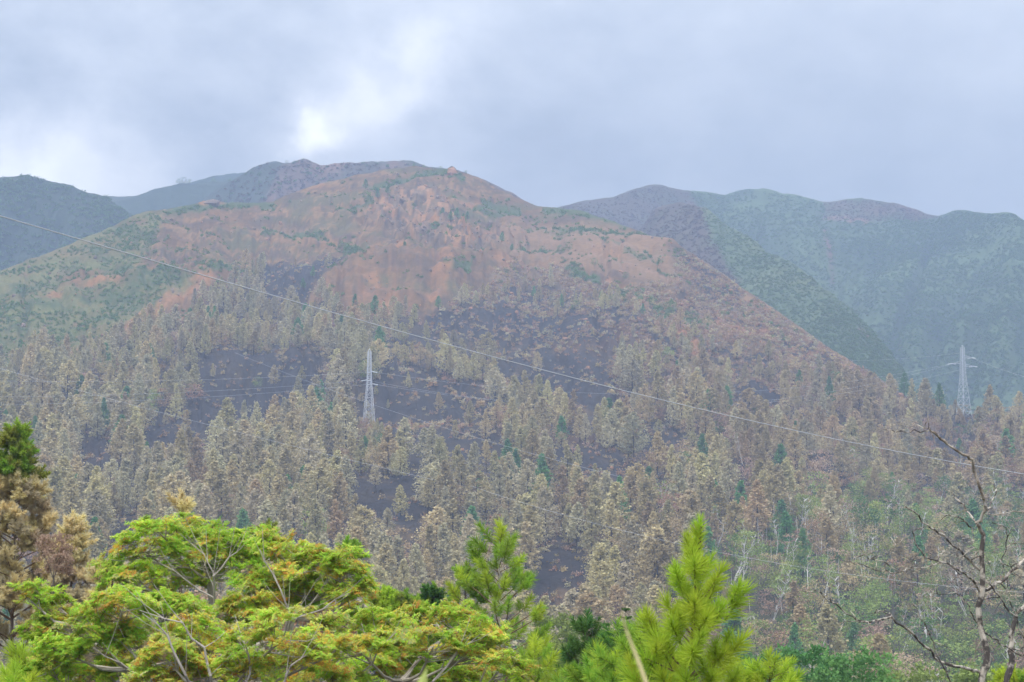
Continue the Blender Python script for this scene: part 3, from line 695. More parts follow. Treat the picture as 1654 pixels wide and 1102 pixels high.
# scorched bushes in and above the forest
px_, py_, t_, P_ = sample(main, 70000, -160, 1814)
f = inpoly(px_, py_, FOREST, 10, 7); s = inpoly(px_, py_, SCRUB_R, 12)
c = np.zeros(len(px_), bool)
for p in CLEAR: c |= inpoly(px_, py_, p, 8)
nz = fbm(P_[:, 0] / 18, P_[:, 1] / 18, 4, 95)
pr = np.where(f, .30 + nz * 1.6, 0) * np.where(c, .55, 1); pr = np.where(s & ~c, .85 + nz * 1.6, np.where(s | (c & (py_ < 570) & (px_ > 640)), .62 + nz * 2.2, pr))
lineband = np.zeros(len(px_))
for l in ([(600, 620), (700, 630), (800, 665)], [(590, 680), (700, 682), (820, 690), (900, 690)], [(560, 590), (550, 690)], [(760, 610), (860, 650), (920, 662)], [(620, 590), (760, 600), (900, 560)], [(980, 640), (1060, 655)]):
    lineband = np.maximum(lineband, near_line(px_, py_, l, 16, 6))
pr = np.maximum(pr, lineband * .9)
k = RS.rand(len(px_)) < pr
px_, py_, P_, lb = px_[k], py_[k], P_[k], lineband[k]
n = len(px_); rg = np.clip((px_ - 600) / 500, 0, 1)
ch = RS.rand(n); idx = np.where(ch < .35 - .1 * rg, 0, np.where(ch < .50 + .2 * rg, 3, np.where(ch < .74 + .1 * rg, 6, 9))) + RS.randint(0, 3, n)
gr = (px_ > 1150) & (py_ > 830); idx = np.where(gr & (RS.rand(n) < .6), 12 + RS.randint(0, 3, n), idx)
sz = RS.uniform(.8, 3.0, n) * np.where(s[k], 1.25, 1) * np.where(RS.rand(n) < .12, 1.5, 1) * (1 + .3 * (lb > .3))
scatter('scorched_scrub', B_tan + B_rust + B_grey + B_pink + B_green, P_, RS.uniform(0, 6.28, n), np.stack([sz, sz, sz * RS.uniform(.7, 1.1, n)], -1), idx,
        'scorched tan and rust scrub scattered over the burnt slope')
px_, py_, t_, P_ = sample(main, 16000, -160, 1814)
f = inpoly(px_, py_, FOREST, 10, 7); band = (px_ > 1100) & (px_ < 1480) & (py_ > 860) & (py_ < 1010)
k = f & (RS.rand(len(px_)) < np.where(band, .95, .55)); P_ = P_[k]; bnd = band[k]; n = len(P_)
dk = [pole(410 + q)[0].mesh('charred_pole', [M_bark_dark]) for q in range(3)] + [pole(420 + q)[0].mesh('grey_pole', [M_bark_grey]) for q in range(2)] + [pole(430).__getitem__(0).mesh('pale_pole', [M_bark_white])]
h_ = RS.uniform(2.0, 6.5, n) * np.where(bnd, 2.0, 1)
scatter('charred_saplings', dk, P_, RS.uniform(0, 6.28, n), np.stack([h_ * 1.3, h_ * 1.3, h_], -1), np.where(bnd, 3 + RS.randint(0, 3, n), RS.choice([0, 1, 2, 0, 1, 3], n)), 'bare charred saplings and thin dead stems standing all over the burnt ground', tilt=RS.normal(0, .09, (n, 2)))
# green scrub on the terraces and left flank
px_, py_, t_, P_ = sample(main, 46000, -160, 1300, .5)
m = np.zeros(len(px_))
for l, hw in GREENS: m = np.maximum(m, np.clip(near_line(px_, py_, l, hw * 1.4) * 1.5, 0, 1) * (.5 + 1.6 * fbm(P_[:, 0] / 12, P_[:, 1] / 12, 3, 98)))
gl = inpoly(px_, py_, GREEN_L, 12); nz = fbm(P_[:, 0] / 25, P_[:, 1] / 25, 4, 97)
o_ = np.zeros(len(px_))
for l, hw in ORANGE: o_ = np.maximum(o_, near_line(px_, py_, l, hw))
m = np.maximum(m, gl * (.42 + nz * 2) * (o_ < .1)); m = np.maximum(m, (~inpoly(px_, py_, FOREST, 10, 7)) * np.clip(nz * 1.2 - .04, 0, .25) * (o_ < .1))
k = RS.rand(len(px_)) < m; P_ = P_[k]; n = len(P_); g2 = gl[k]
sz = RS.uniform(1.3, 3.6, n) * np.where(g2, .85, 1.15)
scatter('green_scrub', B_green, P_, RS.uniform(0, 6.28, n), np.stack([sz, sz, sz * RS.uniform(.6, 1.2, n)], -1), RS.randint(0, 3, n), 'low green scrub along the mine terraces and over the left flank')
# scrub canopy on the green mountains behind
def cover(loft, name, n, x0, x1, lab, s0, s1, meshes, tmin=.2, mask=None):
    a, b, c_, P = sample(loft, n, x0, x1, tmin)
    nz = fbm(P[:, 0] / 60, P[:, 1] / 60, 4, 99); k = RS.rand(n) < .55 + nz * 1.5
    if mask is not None: k &= mask(a, b)
    P = P[k]; n = len(P); s_ = RS.uniform(s0, s1, n)
    scatter(name, meshes, P, RS.uniform(0, 6.28, n), np.stack([s_, s_, s_ * .75], -1), RS.randint(0, len(meshes), n), lab)
red = lambda a, b: ~inpoly(a, b, [(1330, 318), (1520, 325), (1520, 352), (1440, 350), (1330, 352)], 10) & ~inpoly(a, b, [(860, 300), (1100, 290), (1130, 330), (1120, 380), (1080, 400), (860, 400)], 16)
B_hill = [b.mesh('bush_hill', [F_hill]) for b in bm[:2]] + [b.mesh('bush_hill', [F_hill2]) for b in bm[:1]]
B_burnt = [b.mesh('bush_burnt', [F_burnt]) for b in bm]
cover(right, 'mountain_woods', 60000, 1000, 1760, 'unbroken green woods covering the mountain on the right', 2.4, 5.5, B_hill, .1, red)
cover(spur, 'spur_scrub', 22000, 1060, 1560, 'green scrub covering the spur', 1.4, 3.4, [B_hill[2], B_hill[0], B_hill[2]], .3, lambda a, b: ~inpoly(a, b, [(800, 250), (1125, 300), (1150, 400), (1200, 460), (1150, 500), (800, 500)], 16, 5))
cover(left, 'far_hill_woods', 7000, -120, 330, 'dark woods covering the left mountain', 4, 8, B_hill[:2], .3)
cover(back, 'rear_hill_scrub', 5000, 300, 900, 'burnt and green scrub patches over the rear summit', 2, 6, B_burnt + B_hill[:1], .5)
cover(right, 'burnt_crest_scrub', 26000, 880, 1560, 'burnt dark scrub on the crest of the right mountain', 1.6, 4,  B_burnt, .5, lambda a, b: ~red(a, b))
cover(spur, 'burnt_spur_scrub', 5000, 1040, 1300, 'burnt dark scrub on the upper spur', 2, 4.5, B_burnt, .4, lambda a, b: inpoly(a, b, [(800, 250), (1125, 300), (1150, 400), (1200, 460), (1150, 500), (800, 500)], 16, 5))
# ragged scrub along skylines, boulders on the scree
rk = [rockmb(k).mesh('rock', [M_rock]) for k in (601, 602, 603)] + [rockmb(k).mesh('rock_orange', [M_orange_rock]) for k in (604, 605)]
px_, py_, t_, P_ = sample(main, 30000, -100, 1700, .35)
m = np.zeros(len(px_))
for p in CLIFF: m = np.maximum(m, inpoly(px_, py_, p, 10) * .9)
m = np.maximum(m, inpoly(px_, py_, SCRUB_R, 14) * .35)
for l, hw in ORANGE: m = np.maximum(m, (near_line(px_, py_, l, hw) > .2) * .30)
m = np.maximum(m, .05 * (inpoly(px_, py_, FOREST, 10, 7)))
m = np.maximum(m, .06 * (~inpoly(px_, py_, FOREST, 10, 7)))
k = RS.rand(len(px_)) < m; P_ = P_[k]; n = len(P_); sz = RS.uniform(.6, 1.6, n) + RS.rand(n) ** 9 * 2.6
scatter('scree', rk, P_, RS.uniform(0, 6.28, n), np.stack([sz, sz, sz * .8], -1), RS.randint(0, 5, n), 'loose pale and orange boulders strewn over the mined slope', tilt=RS.uniform(-.6, .6, (n, 2)))

# single trees and bushes that stand out on the upper slope
SP = [(590, 304, 9, 1, 'dark'), (610, 313, 9, 0, ''), (626, 311, 9, 0, ''), (715, 348, 9, 0, ''), (728, 352, 8, 0, ''), (738, 352, 9, 0, ''), (748, 354, 9, 0, ''), (755, 352, 7, 0, ''),
      (654, 405, 9, 0, ''), (811, 397, 8, 0, ''), (827, 394, 7, 0, ''), (728, 407, 4, 2, ''), (565, 405, 11, 2, ''), (580, 402, 9, 2, ''), (905, 408, 7, 2, ''), (918, 406, 8, 2, ''), (876, 408, 6, 2, ''),
      (890, 447, 12, 3, ''), (680, 405, 4, 2, ''), (940, 448, 7, 2, ''), (1120, 528, 9, 2, ''), (1085, 512, 8, 2, ''), (700, 275, 5, 2, ''), (720, 277, 5, 2, ''), (1010, 450, 6, 2, ''), (960, 430, 7, 2, '')]
SPL = ['dark conifer on the red slope under the summit, beside orange scree', 'leftmost of two small conifers under the summit terrace', 'rightmost of two small conifers under the summit terrace',
       'leftmost conifer of the dark clump on the middle terrace', 'second conifer from left in dark clump on the middle terrace', 'middle conifer of the dark clump on the terrace', 'second conifer from right in dark clump on the middle terrace', 'rightmost conifer of the dark clump on the middle terrace',
       'lone dark conifer at the lip of the spoil fan', 'left one of two conifers beneath the rocky scar', 'right one of two conifers beneath the rocky scar', 'tiny round bush right of the fan lip',
       'large green bush left of the orange cut', 'green bush nearer the orange cut, beside the large one', 'left half of the bush pair on the lower terrace', 'right half of the bush pair on the lower terrace', 'small bush just left of the bush pair on the lower terrace',
       'pale scorched pine alone above the rocky slope', 'tiny bush on the lip of the spoil fan', 'green bush under the lower terrace', 'big green bush in the patch above the orange scar', 'green bush at left of patch above orange scar',
       'left green bush on the summit crest', 'right green bush on the summit crest', 'green bush on right end of the terraces', 'green bush below the bush pair']
for (a, b, h_, kd, _), lab in zip(SP, SPL):
    tt = float(main.t_of_py(a, b)); p = main.pos(np.array([a]), np.array([min(tt, .998)]))[0]
    if kd in (0, 1): it = K_gpine.items[random.randrange(4)]; nm, ct = 'small_conifer', 'tree'; s_ = (h_ * 1.5, h_ * 1.5, h_)
    elif kd == 3: it = K_pine.items[7]; nm, ct = 'scorched_pine_tree', 'tree'; s_ = (h_, h_, h_)
    else: it = K_green.items[4]; nm, ct = 'round_bush', 'bush'; s_ = (h_ * 1.2, h_ * 1.2, h_)
    r = thing(nm, lab, ct, tuple(p), 'single plants on the mined upper slope'); r.scale = s_
    obj('trunk', it[1], r); obj('crown', it[2], r)
for k, (lf, a, h_, lab) in enumerate([(far, 289, 16, 'leftmost tiny tree on the blue far ridge skyline'), (far, 297, 20, 'tallest tiny tree on the blue far ridge skyline'), (far, 305, 15, 'third tiny tree on the blue far ridge skyline, right of the tallest'),
        (far, 345, 15, 'lone tiny tree right of the others on the blue far ridge'), (back, 463, 9, 'tiny tree in the notch of the rear summit skyline'), (main, 668, 7, 'tiny bush at left end of the summit crest skyline'),
        (main, 685, 7, 'second tiny bush along the summit crest skyline'), (main, 712, 7, 'tiny tree just left of the summit rock knob'), (main, 752, 7, 'tiny tree just right of the summit rock knob'), (back, 372, 9, 'tiny tree on the left shoulder of the rear summit')]):
    p = lf.pos(np.array([a * 1.0]), np.array([.999]))[0]; h_ *= .62; p[2] -= h_ * .30; r = thing('skyline_tree', lab, 'tree', tuple(p), 'tiny trees on the skylines'); r.scale = (h_ * 1.1, h_ * 1.1, h_)
    it = K_green.items[3 + k % 3]; obj('trunk', it[1], r); obj('crown', it[2], r)
# outcrops
def outcrop(px0, py0, wid, hgt, seed, lab, mat):
    p = main.pos(np.array([px0]), np.array([min(.999, float(main.t_of_py(px0, py0)))]))[0]
    o = obj('rock_outcrop', rockmb(seed).mesh('rock_outcrop', [mat]), loc=tuple(p)); o.scale = (wid, wid, hgt); tag(o, lab, 'rock')
outcrop(731, 276, 11, 9, 701, 'jagged reddish rock knob on the summit skyline', M_orange_rock)
outcrop(793, 355, 6, 8, 702, 'pale rock pinnacle on the middle terrace', M_rock)
outcrop(1403, 636, 3, 3, 703, 'lone white boulder on the right shoulder', material('white_rock', (.75, .74, .72), .9, .1, 2))
outcrop(342, 330, 14, 6, 704, 'pale quarried rock crest on the left skyline', M_rock)

# ------------------------------------------------------------------ pylons
def pylon(px0, pyb, d, Hh, label, lean_view=.6, narrow=1.0, arms=(), base=None, rad=.085):
    b = at(px0, pyb, d) if base is None else base
    root = thing('lattice_pylon', label, 'pylon', tuple(b), 'lattice pylons of the power line'); root.rotation_euler = (0, 0, lean_view)
    def hw(z):
        f_ = z / Hh
        return narrow * (np.interp(f_, [0, .18, .62, 1], [3.1, 2.45, 1.15, .8]))
    lv = list(np.concatenate([np.linspace(0, .5, 6)[:-1], np.linspace(.5, 1, 11)]) * Hh)
    cs = [(-1, -1), (1, -1), (1, 1), (-1, 1)]
    P = lambda c_, z: Vector((cs[c_][0] * hw(z), cs[c_][1] * hw(z), z))
    for c_ in range(4):
        m = MB(); m.tube([P(c_, -3 if False else z) for z in [0] + lv[1:]], rad * 1.35, 4); obj('leg', m.mesh('leg', [M_steel]), root)
    m = MB()
    for z0, z1 in zip(lv[:-1], lv[1:]):
        for c_ in range(4):
            n_ = (c_ + 1) % 4; m.tube([P(c_, z0), P(n_, z1)], rad * .75, 4, cap=False); m.tube([P(n_, z0), P(c_, z1)], rad * .75, 4, cap=False); m.tube([P(c_, z1), P(n_, z1)], rad * .75, 4, cap=False)
    tag(obj('bracing', m.mesh('bracing', [M_steel]), root), kind=None)
    m = MB(); 
    for c_ in range(4): m.tube([P(c_, Hh), Vector((0, 0, Hh + 1.6))], rad, 4, cap=False)
    obj('earth_wire_peak', m.mesh('earth_wire_peak', [M_steel]), root)
    ends = []
    inv = Matrix.Rotation(-lean_view, 3, 'Z')
    for (z, s, L_) in arms:
        m = MB(); z *= Hh; e = inv @ Vector((s * L_, 0, 0)); e.z = z; h0 = hw(z)
        roots = [inv @ Vector((s * h0 * .7, q * h0, 0)) for q in (-1, 1)]
        for q in roots:
            m.tube([Vector((q.x, q.y, z)), e], rad, 4); m.tube([Vector((q.x, q.y, z + 1.4)), e], rad * .8, 4)
        for f_ in (.33, .66): m.tube([roots[0].lerp(e, f_) * 1 + Vector((0, 0, z * (1 - f_))), roots[1].lerp(e, f_) + Vector((0, 0, z * (1 - f_)))], rad * .7, 4)
        obj('crossarm', m.mesh('crossarm', [M_steel]), root)
        for dirx in (-1, 1):
            mi_ = MB(); v = inv @ Vector((dirx * 1.0, .5, -.14)).normalized(); pts = [e + v * (2.6 * k / 14) for k in range(15)]
            mi_.tube(pts, [.12 + .16 * (k % 2) for k in range(15)], 7); obj('insulator_string', mi_.mesh('insulator_string', [M_glass_ins]), root)
        ends.append((b + Matrix.Rotation(lean_view, 3, 'Z') @ e))
    return b, ends
def ground_at(px0, py0):
    return Vector(main.pos(np.array([float(px0)]), np.array([float(main.t_of_py(px0, py0))]))[0])
b1 = ground_at(596, 676); sc1 = math.hypot(b1.x, b1.y) / F
pyA, endA = pylon(0, 0, 0, 124 * sc1, 'grey lattice pylon standing amid ash clearings in mid-slope', .35, .85, [(.74, 1, 1.5), (.63, -1, 1.5), (.58, 1, 1.7)], base=b1)
b2 = ground_at(1557, 673); sc2 = math.hypot(b2.x, b2.y) / F
pyB, endB = pylon(0, 0, 0, 112 * sc2, 'pale lattice pylon rising above brown trees on the right shoulder', .5, 1.05, [(.86, 1, 5.4), (.78, -1, 6.0), (.74, 1, 6.2)], base=b2)

def cable(pts, rad, label, group='cables of the power lines', mat=M_cable):
    P = [at(*p) for p in pts]; out_ = []
    for a in range(len(P) - 1):
        for k in range(8 if a < len(P) - 2 else 9): out_.append(P[a].lerp(P[a + 1], k / 8))
    m = MB(); m.tube(out_, rad, 5); tag(obj('power_cable', m.mesh('power_cable', [mat])), label, 'cable', group)
def span(a, b, sag, rad, label, group='cables of the power lines', n=40):
    a = Vector(a); b = Vector(b); pts = []
    for k in range(n + 1):
        f_ = k / n; p = a.lerp(b, f_); p.z -= sag * 4 * f_ * (1 - f_); pts.append(p)
    m = MB(); m.tube(pts, rad, 5); tag(obj('power_cable', m.mesh('power_cable', [M_cable])), label, 'cable', group)
# near cable crossing the whole view: smooth curve through pixels of the photograph
xs = np.linspace(-260, 1900, 70); ys = np.interp(xs, [0], [0])
q = np.polyfit([0, 250, 500, 830, 1100, 1400, 1654], [348, 424, 495, 582, 655, 721, 765], 3); ys = np.polyval(q, xs)
m = MB(); m.tube([at(x, y, 62 + (x / 1654.) * 55) for x, y in zip(xs, ys)], [.021 - .004 * max(0, x / 1654.) for x in xs], 6)
tag(obj('power_cable', m.mesh('power_cable', [M_cable])), 'long bright cable sagging across the whole view in front of the hill', 'cable')
span(endA[0], endB[1], 14, .036, 'uppermost thin cable from the mid-slope pylon to the right')
span(endA[1], endB[0], 20, .036, 'middle thin cable running from the mid-slope pylon to the right')
span(endA[2], endB[2], 17, .036, 'lowest thin cable from mid-slope pylon to the right')
dA = math.hypot(b1.x, b1.y)
span(endA[0], at(-200, 610, dA * .95), 3, .036, 'highest of three thin cables running left from the mid-slope pylon')
span(endA[1], at(-200, 640, dA * .95), 3, .036, 'middle of three thin cables running left from the mid-slope pylon')
span(endA[2], at(-200, 655, dA * .95), 3, .036, 'lowest of three thin cables running left from the mid-slope pylon')
span(at(-60, 578, 700), at(700, 775, 560), 1, .028, 'thin descending cable across the left ash clearing')
span(at(760, 785, 560), at(1700, 960, 480), 5, .026, 'thin cable above the lime pine descending to the right', )
span(at(380, 570, 900), at(1000, 770, 700), 3, .03, 'faint cable passing below the mid-slope pylon')
span(endB[0] + Vector((0, 0, 3.6)), at(1330, 582, 1500), 2, .04, 'faint cable leaving the right pylon peak leftward')
span(endB[0], at(1900, 640, 1000), 6, .04, 'faint cable leaving the right pylon to the right edge')

# ------------------------------------------------------------------ near pines
N_lime = fol('near_pine_needles', (.52, .64, .06), (.40, .55, .05), nscale=2, trans=.4, objvar=.12, var=.2)
N_mid = fol('near_pine_green', (.36, .52, .06), (.25, .42, .05), nscale=2, trans=.4, objvar=.2, var=.2)
N_dark = fol('near_pine_dark', (.12, .25, .05), (.09, .19, .04), nscale=2, trans=.35, objvar=.2, var=.2)
N_gold = fol('near_pine_gold', (.86, .75, .42), (.76, .65, .37), nscale=2, trans=.5, objvar=.15, var=.2, hue=.02)
N_dun = fol('near_pine_dun', (.74, .63, .42), (.62, .53, .36), nscale=2, trans=.45, objvar=.2, var=.25)
N_ylw = fol('near_pine_yellowing', (.36, .38, .07), (.30, .34, .06), nscale=2, trans=.4, objvar=.15, var=.2)
M_twig = material('pine_twig', (.26, .17, .10), .9, .3, 8, col2=(.16, .11, .07))
M_bark_pine = material('pine_bark', (.22, .165, .12), .9, .35, 6, col2=(.12, .09, .07), bump=.01)
M_bark_smooth = material('smooth_grey_bark', (.52, .46, .40), .85, .25, 4, col2=(.32, .28, .24))
def tuft(seed, n, nl, w, spread=60, mat=None, name='needle_tuft', compound=False):
    """a shoot along +Z of length 1 bristling with needles nl long"""
    r = random.Random(seed); mb = MB(); mb.tube([(0, 0, 0), (0, 0, .5), (0, 0, 1)], [.018, .014, .008], 4, mi=1)
    sub = [(Vector((0, 0, 0)), Vector((0, 0, 1)), 1.0)]
    if compound:
        for q in range(4):
            a = 1.57 * q + r.random(); sub.append((Vector((0, 0, r.uniform(0, .5))), Vector((math.cos(a) * .75, math.sin(a) * .75, .75)).normalized(), r.uniform(.5, .8)))
    for i in range(n * (3 if compound else 1)):
        z = r.random() ** .75; a = r.random() * 6.283; th = R(spread * (1 - .72 * max(0, (z - .75) / .25)) + r.gauss(0, 9))
        dr = Vector((math.cos(a) * math.sin(th), math.sin(a) * math.sin(th), math.cos(th))); L_ = nl * r.uniform(.75, 1.1)
        so_, sd_, sl_ = sub[i % len(sub)]; dr = Vector((0, 0, 1)).rotation_difference(sd_) @ dr; L_ *= sl_ ** .5 * (.7 if compound else 1)
        p = so_ + sd_ * (z * sl_); e = p + dr * L_; e.z -= .0; m_ = p + dr * L_ * .5 + Vector((0, 0, .03 * L_))
        s_ = dr.cross(Vector((r.gauss(0, 1), r.gauss(0, 1), r.gauss(0, 1)))).normalized() * w
        mb.add([tuple(p - s_ * .5), tuple(p + s_ * .5), tuple(m_ + s_ * .5), tuple(m_ - s_ * .5), tuple(e)], [(0, 1, 2, 3), (3, 2, 4)], 0)
    return mb.mesh(name, [mat, M_twig])
def dirmat(p, dvec, L_, roll=0.0, sxy=None):
    q = Vector(dvec).normalized().to_track_quat('Z', 'Y'); s = L_ if sxy is None else sxy
    return Matrix.Translation(p) @ q.to_matrix().to_4x4() @ Matrix.Rotation(roll, 4, 'Z') @ Matrix.Diagonal((s, s, L_, 1))
br = MB(); br.tube([(0, 0, 0), (.0, .05, .35), (.0, .04, .7), (0, 0, 1)], [.03, .024, .018, .012], 5); BRANCH = br.mesh('branch', [M_twig])
TUFTS = {}
def tufts(mat, dense):
    k = (mat.name, dense)
    if k not in TUFTS:
        n, nl, w_ = {2: (200, .62, .026), 1: (150, .58, .028), 0: (210, .50, .042)}[dense]
        TUFTS[k] = [tuft(800 + 7 * dense + j, n, nl, w_, mat=mat, compound=dense == 0) for j in range(3)]
    return TUFTS[k]
def put_tuft(root, mats, dense, p, dv, L_, rnd):
    obj('needle_tuft', rnd.choice(tufts(rnd.choice(mats), dense)), root, dirmat(p, dv, L_, rnd.random() * 6.28, L_ * (.88 if dense == 2 else 1)))
def near_pine(label, px0, py0, d, rmax, vis, mats_of, dense=1, tl=.5, ring=.45, nbr=5, seed=1, rise=.6, slope=.32, nsub=2, cap=280, lean=0.0, name='pine_tree', bark=None, trunk_r=None):
    rnd = random.Random(seed); ap = at(px0, py0, d); gzz = g(ap.x, ap.y); Ht = ap.z - gzz
    root = thing(name, label, 'tree', (ap.x - lean * Ht * .0, ap.y, gzz), 'near pines')
    ax = lambda h: Vector((lean * (h - Ht), 0.0, h)) + Vector((.03 * math.sin(h * 1.3 + seed), 0, 0))
    tr_ = trunk_r or .010 * Ht + .02; hs = np.linspace(0, Ht - .1, 12)
    m = MB(); m.tube([ax(h) for h in hs], [tr_ * (1 - .88 * h / Ht) for h in hs], 8); obj('trunk', m.mesh('trunk', [bark or M_bark_pine]), root)
    put_tuft(root, mats_of(0), dense, ax(Ht - tl * 1.1), Vector((rnd.gauss(0, .03), 0, 1)), tl * 1.15, rnd); cnt = 1
    h = tl * .8
    while h < vis and cnt < cap:
        r_ = min(rmax, .12 + slope * h) ; nb = nbr + rnd.choice((-1, 0, 1))
        a0 = rnd.random() * 6.28
        for k in range(nb):
            a = a0 + 6.283 * k / nb + rnd.gauss(0, .25); L_ = r_ * rnd.uniform(.6, 1.12); p = ax(Ht - h - rnd.random() * ring * .8)
            dv = Vector((math.cos(a), math.sin(a), rise * rnd.uniform(.7, 1.3))); e = p + dv * L_
            obj('branch', BRANCH, root, dirmat(p, e - p, (e - p).length, rnd.random() * 6, max(.25, (e - p).length * .6)))
            mt = mats_of(h); up = Vector((dv.x, dv.y, dv.z + .7))
            put_tuft(root, mt, dense, e - up.normalized() * tl * .45, up, tl * rnd.uniform(.8, 1.15), rnd); cnt += 1
            for s_ in range(nsub if L_ > tl * .9 else 0):
                f_ = rnd.uniform(.35, .85); q_ = p.lerp(e, f_); a2 = a + rnd.choice((-1, 1)) * rnd.uniform(.5, 1.1)
                put_tuft(root, mt, dense, q_, Vector((math.cos(a2), math.sin(a2), rnd.uniform(.3, 1.1))), tl * rnd.uniform(.6, 1.0), rnd); cnt += 1
        h += ring * (1 + .02 * h)
    return root
# lime pine, the sharpest tree in the picture: shoots placed one by one
rnd = random.Random(5)
ap = at(1133, 842, 20); gzz = g(ap.x, ap.y); root = thing('pine_tree', 'bright lime green young pine with long upturned needle shoots, right of centre', 'tree', (ap.x, ap.y, gzz), 'near pines')
o0 = Vector((ap.x, ap.y, gzz)); tb = at(1117, 1102, 20)
tp = lambda y: at(np.interp(y, [842, 1000, 1102, 1300], [1133, 1121, 1117, 1110]), y, 20) - o0
hs = np.linspace(0, 1, 12); Ht = ap.z - gzz
pts = [tp(y) for y in np.linspace(850, 1420, 12)]; pts = [p for p in pts if p.z > 0]; pts.append(Vector((pts[-1].x, 0, 0)))
m = MB(); m.tube(pts, [.012 + .055 * k / len(pts) for k in range(len(pts))], 8); obj('trunk', m.mesh('trunk', [M_bark_pine]), root)
put_tuft(root, [N_lime], 2, tp(880), Vector((.0, 0, 1)), .22, rnd)
for k, y in enumerate((898, 920)): put_tuft(root, [N_lime], 2, tp(y + 8), Vector((rnd.gauss(0, .1), -.1, 1)), .26, rnd)
SH = [(895, 1112, 866, -.15, .16), (930, 1148, 905, .1, .26), (935, 1118, 893, -.5, .28), (935, 1110, 900, .3, .24), (975, 1122, 912, -.6, .34), (985, 1163, 925, -.1, .30), (980, 1095, 930, .2, .28), (985, 1092, 925, -.3, .3), (985, 1150, 945, .5, .28),
      (1040, 1122, 975, -.7, .36), (1030, 1078, 978, -.1, .32), (1035, 1199, 960, -.1, .36), (1035, 1165, 985, -.4, .3), (1030, 1145, 965, .5, .26), (1045, 1085, 1010, -.5, .34), (1040, 1140, 1000, -.7, .34), (1040, 1100, 985, .6, .3),
      (1095, 1197, 1036, -.2, .36), (1095, 1118, 1052, -.8, .36), (1090, 1165, 1060, -.4, .34), (1095, 1045, 1012, .1, .36), (1100, 1062, 1035, -.3, .36), (1100, 1040, 1062, -.5, .34), (1100, 1090, 1070, .5, .34), (1120, 1150, 1095, -.6, .34), (1110, 1180, 1075, .4, .32),
      (1150, 1070, 1095, -.5, .36), (1150, 1108, 1098, -.7, .36), (1150, 1185, 1110, -.3, .36), (1150, 1020, 1095, .1, .36), (1150, 1215, 1130, .2, .36), (1170, 1140, 1140, -.8, .4), (1170, 1030, 1140, -.3, .36), (1000, 1128, 955, -.2, .3), (1060, 1128, 1020, -.3, .32), (1010, 1110, 960, -.3, .3)]
for (yb, xt, yt, dy, L_) in SH:
    L_ *= .96
    p = tp(yb); e = at(xt, yt, 20 + dy) - o0; e.y = (e.y) + 0
    dv = e - p; obj('branch', BRANCH, root, dirmat(p, dv, dv.length, rnd.random() * 6, max(.3, dv.length * .55)))
    up = Vector((dv.x * .8, dv.y * .8, max(dv.z, .15) + .12)).normalized()
    put_tuft(root, [N_lime], 2, e - up * L_ * .95, up, L_, rnd)
    n_ = int(dv.length / .45)
    for s_ in range(n_):
        f_ = rnd.uniform(.4, .85); a2 = rnd.random() * 6.28; put_tuft(root, [N_lime], 2, p.lerp(e, f_), Vector((math.cos(a2) * .5, math.sin(a2) * .5 - .2, .9)) + dv.normalized() * .5, L_ * .7, rnd)

G = lambda *m: (lambda h: list(m))
near_pine('tall pine at the left edge, green tip over golden scorched needles', 28, 682, 82, 1.75, 15, lambda h: [N_ylw, N_mid] if h < 2.3 else ([N_gold, N_ylw, N_gold] if h < 2.8 else ([N_gold, N_gold, N_dun] if h < 9 else [N_dun])), 0, .66, .50, 6, 11, slope=.31, nsub=3, cap=300, trunk_r=.13)
near_pine('golden scorched young pine right of the left-edge pine', 118, 830, 78, 1.15, 8, lambda h: [N_gold] if h < 1.6 else [N_gold, N_dun, N_dun], 0, .60, .42, 5, 12, slope=.22, nsub=2, cap=170)
near_pine('slim pine with tan-green tip poking above the broadleaf canopy', 293, 798, 50, .18, .9, G(N_gold, N_mid), 0, .46, .5, 2, 13, slope=.06, nsub=1, cap=40)
near_pine('small half-brown pine tip left of the broadleaf crown', 183, 897, 60, 1.3, 4, lambda h: [N_mid, N_gold] if h < .5 else [N_gold], 0, .45, .45, 5, 14, slope=.4, cap=60)
near_pine('pale yellow-green pine tip behind the broadleaf crown', 433, 842, 90, 1.6, 6, G(N_ylw, N_dun), 0, .55, .45, 5, 15, slope=.36, cap=100)
near_pine('pine with two knobby green tips over the broadleaf tree', 560, 872, 60, .6, 3, G(N_mid), 0, .5, .8, 3, 16, slope=.3, nsub=1, cap=30)
near_pine('pointed bright green pine top behind the canopy', 621, 950, 70, 1.0, 4, G(N_lime), 0, .5, .32, 6, 17, slope=.42, cap=90)
near_pine('small yellow-green pine tip between two pine tops', 657, 956, 70, .9, 3, G(N_ylw, N_mid), 0, .5, .4, 5, 18, slope=.3, cap=50)
near_pine('green pine tip left of the airy pine, lowest of its row', 702, 946, 72, 1.1, 4, G(N_mid, N_dark), 0, .5, .42, 5, 19, slope=.4, cap=70)
near_pine('open-branched green pine just left of the airy pine', 752, 912, 70, 1.5, 6, G(N_mid), 0, .5, .55, 5, 20, slope=.34, cap=110)
near_pine('tall airy green pine with a pale bare trunk showing through', 808, 848, 52, 1.05, 8, G(N_mid, N_mid, N_lime), 1, .42, .34, 5, 21, slope=.42, nsub=1, cap=210, bark=M_bark_smooth, trunk_r=.11)
near_pine('green pine low at right of the airy pine', 862, 1035, 45, .9, 3, G(N_lime, N_mid), 1, .4, .35, 5, 22, slope=.4, cap=60)
near_pine('dark narrow pine with conical top left of the lime pine', 949, 993, 48, .62, 4, G(N_dark), 1, .33, .22, 6, 23, slope=.30, nsub=1, cap=120)
near_pine('squat green pine between dark narrow pine and lime pine', 1000, 1012, 42, .9, 3, G(N_mid, N_dark), 1, .4, .3, 6, 24, slope=.5, cap=90)
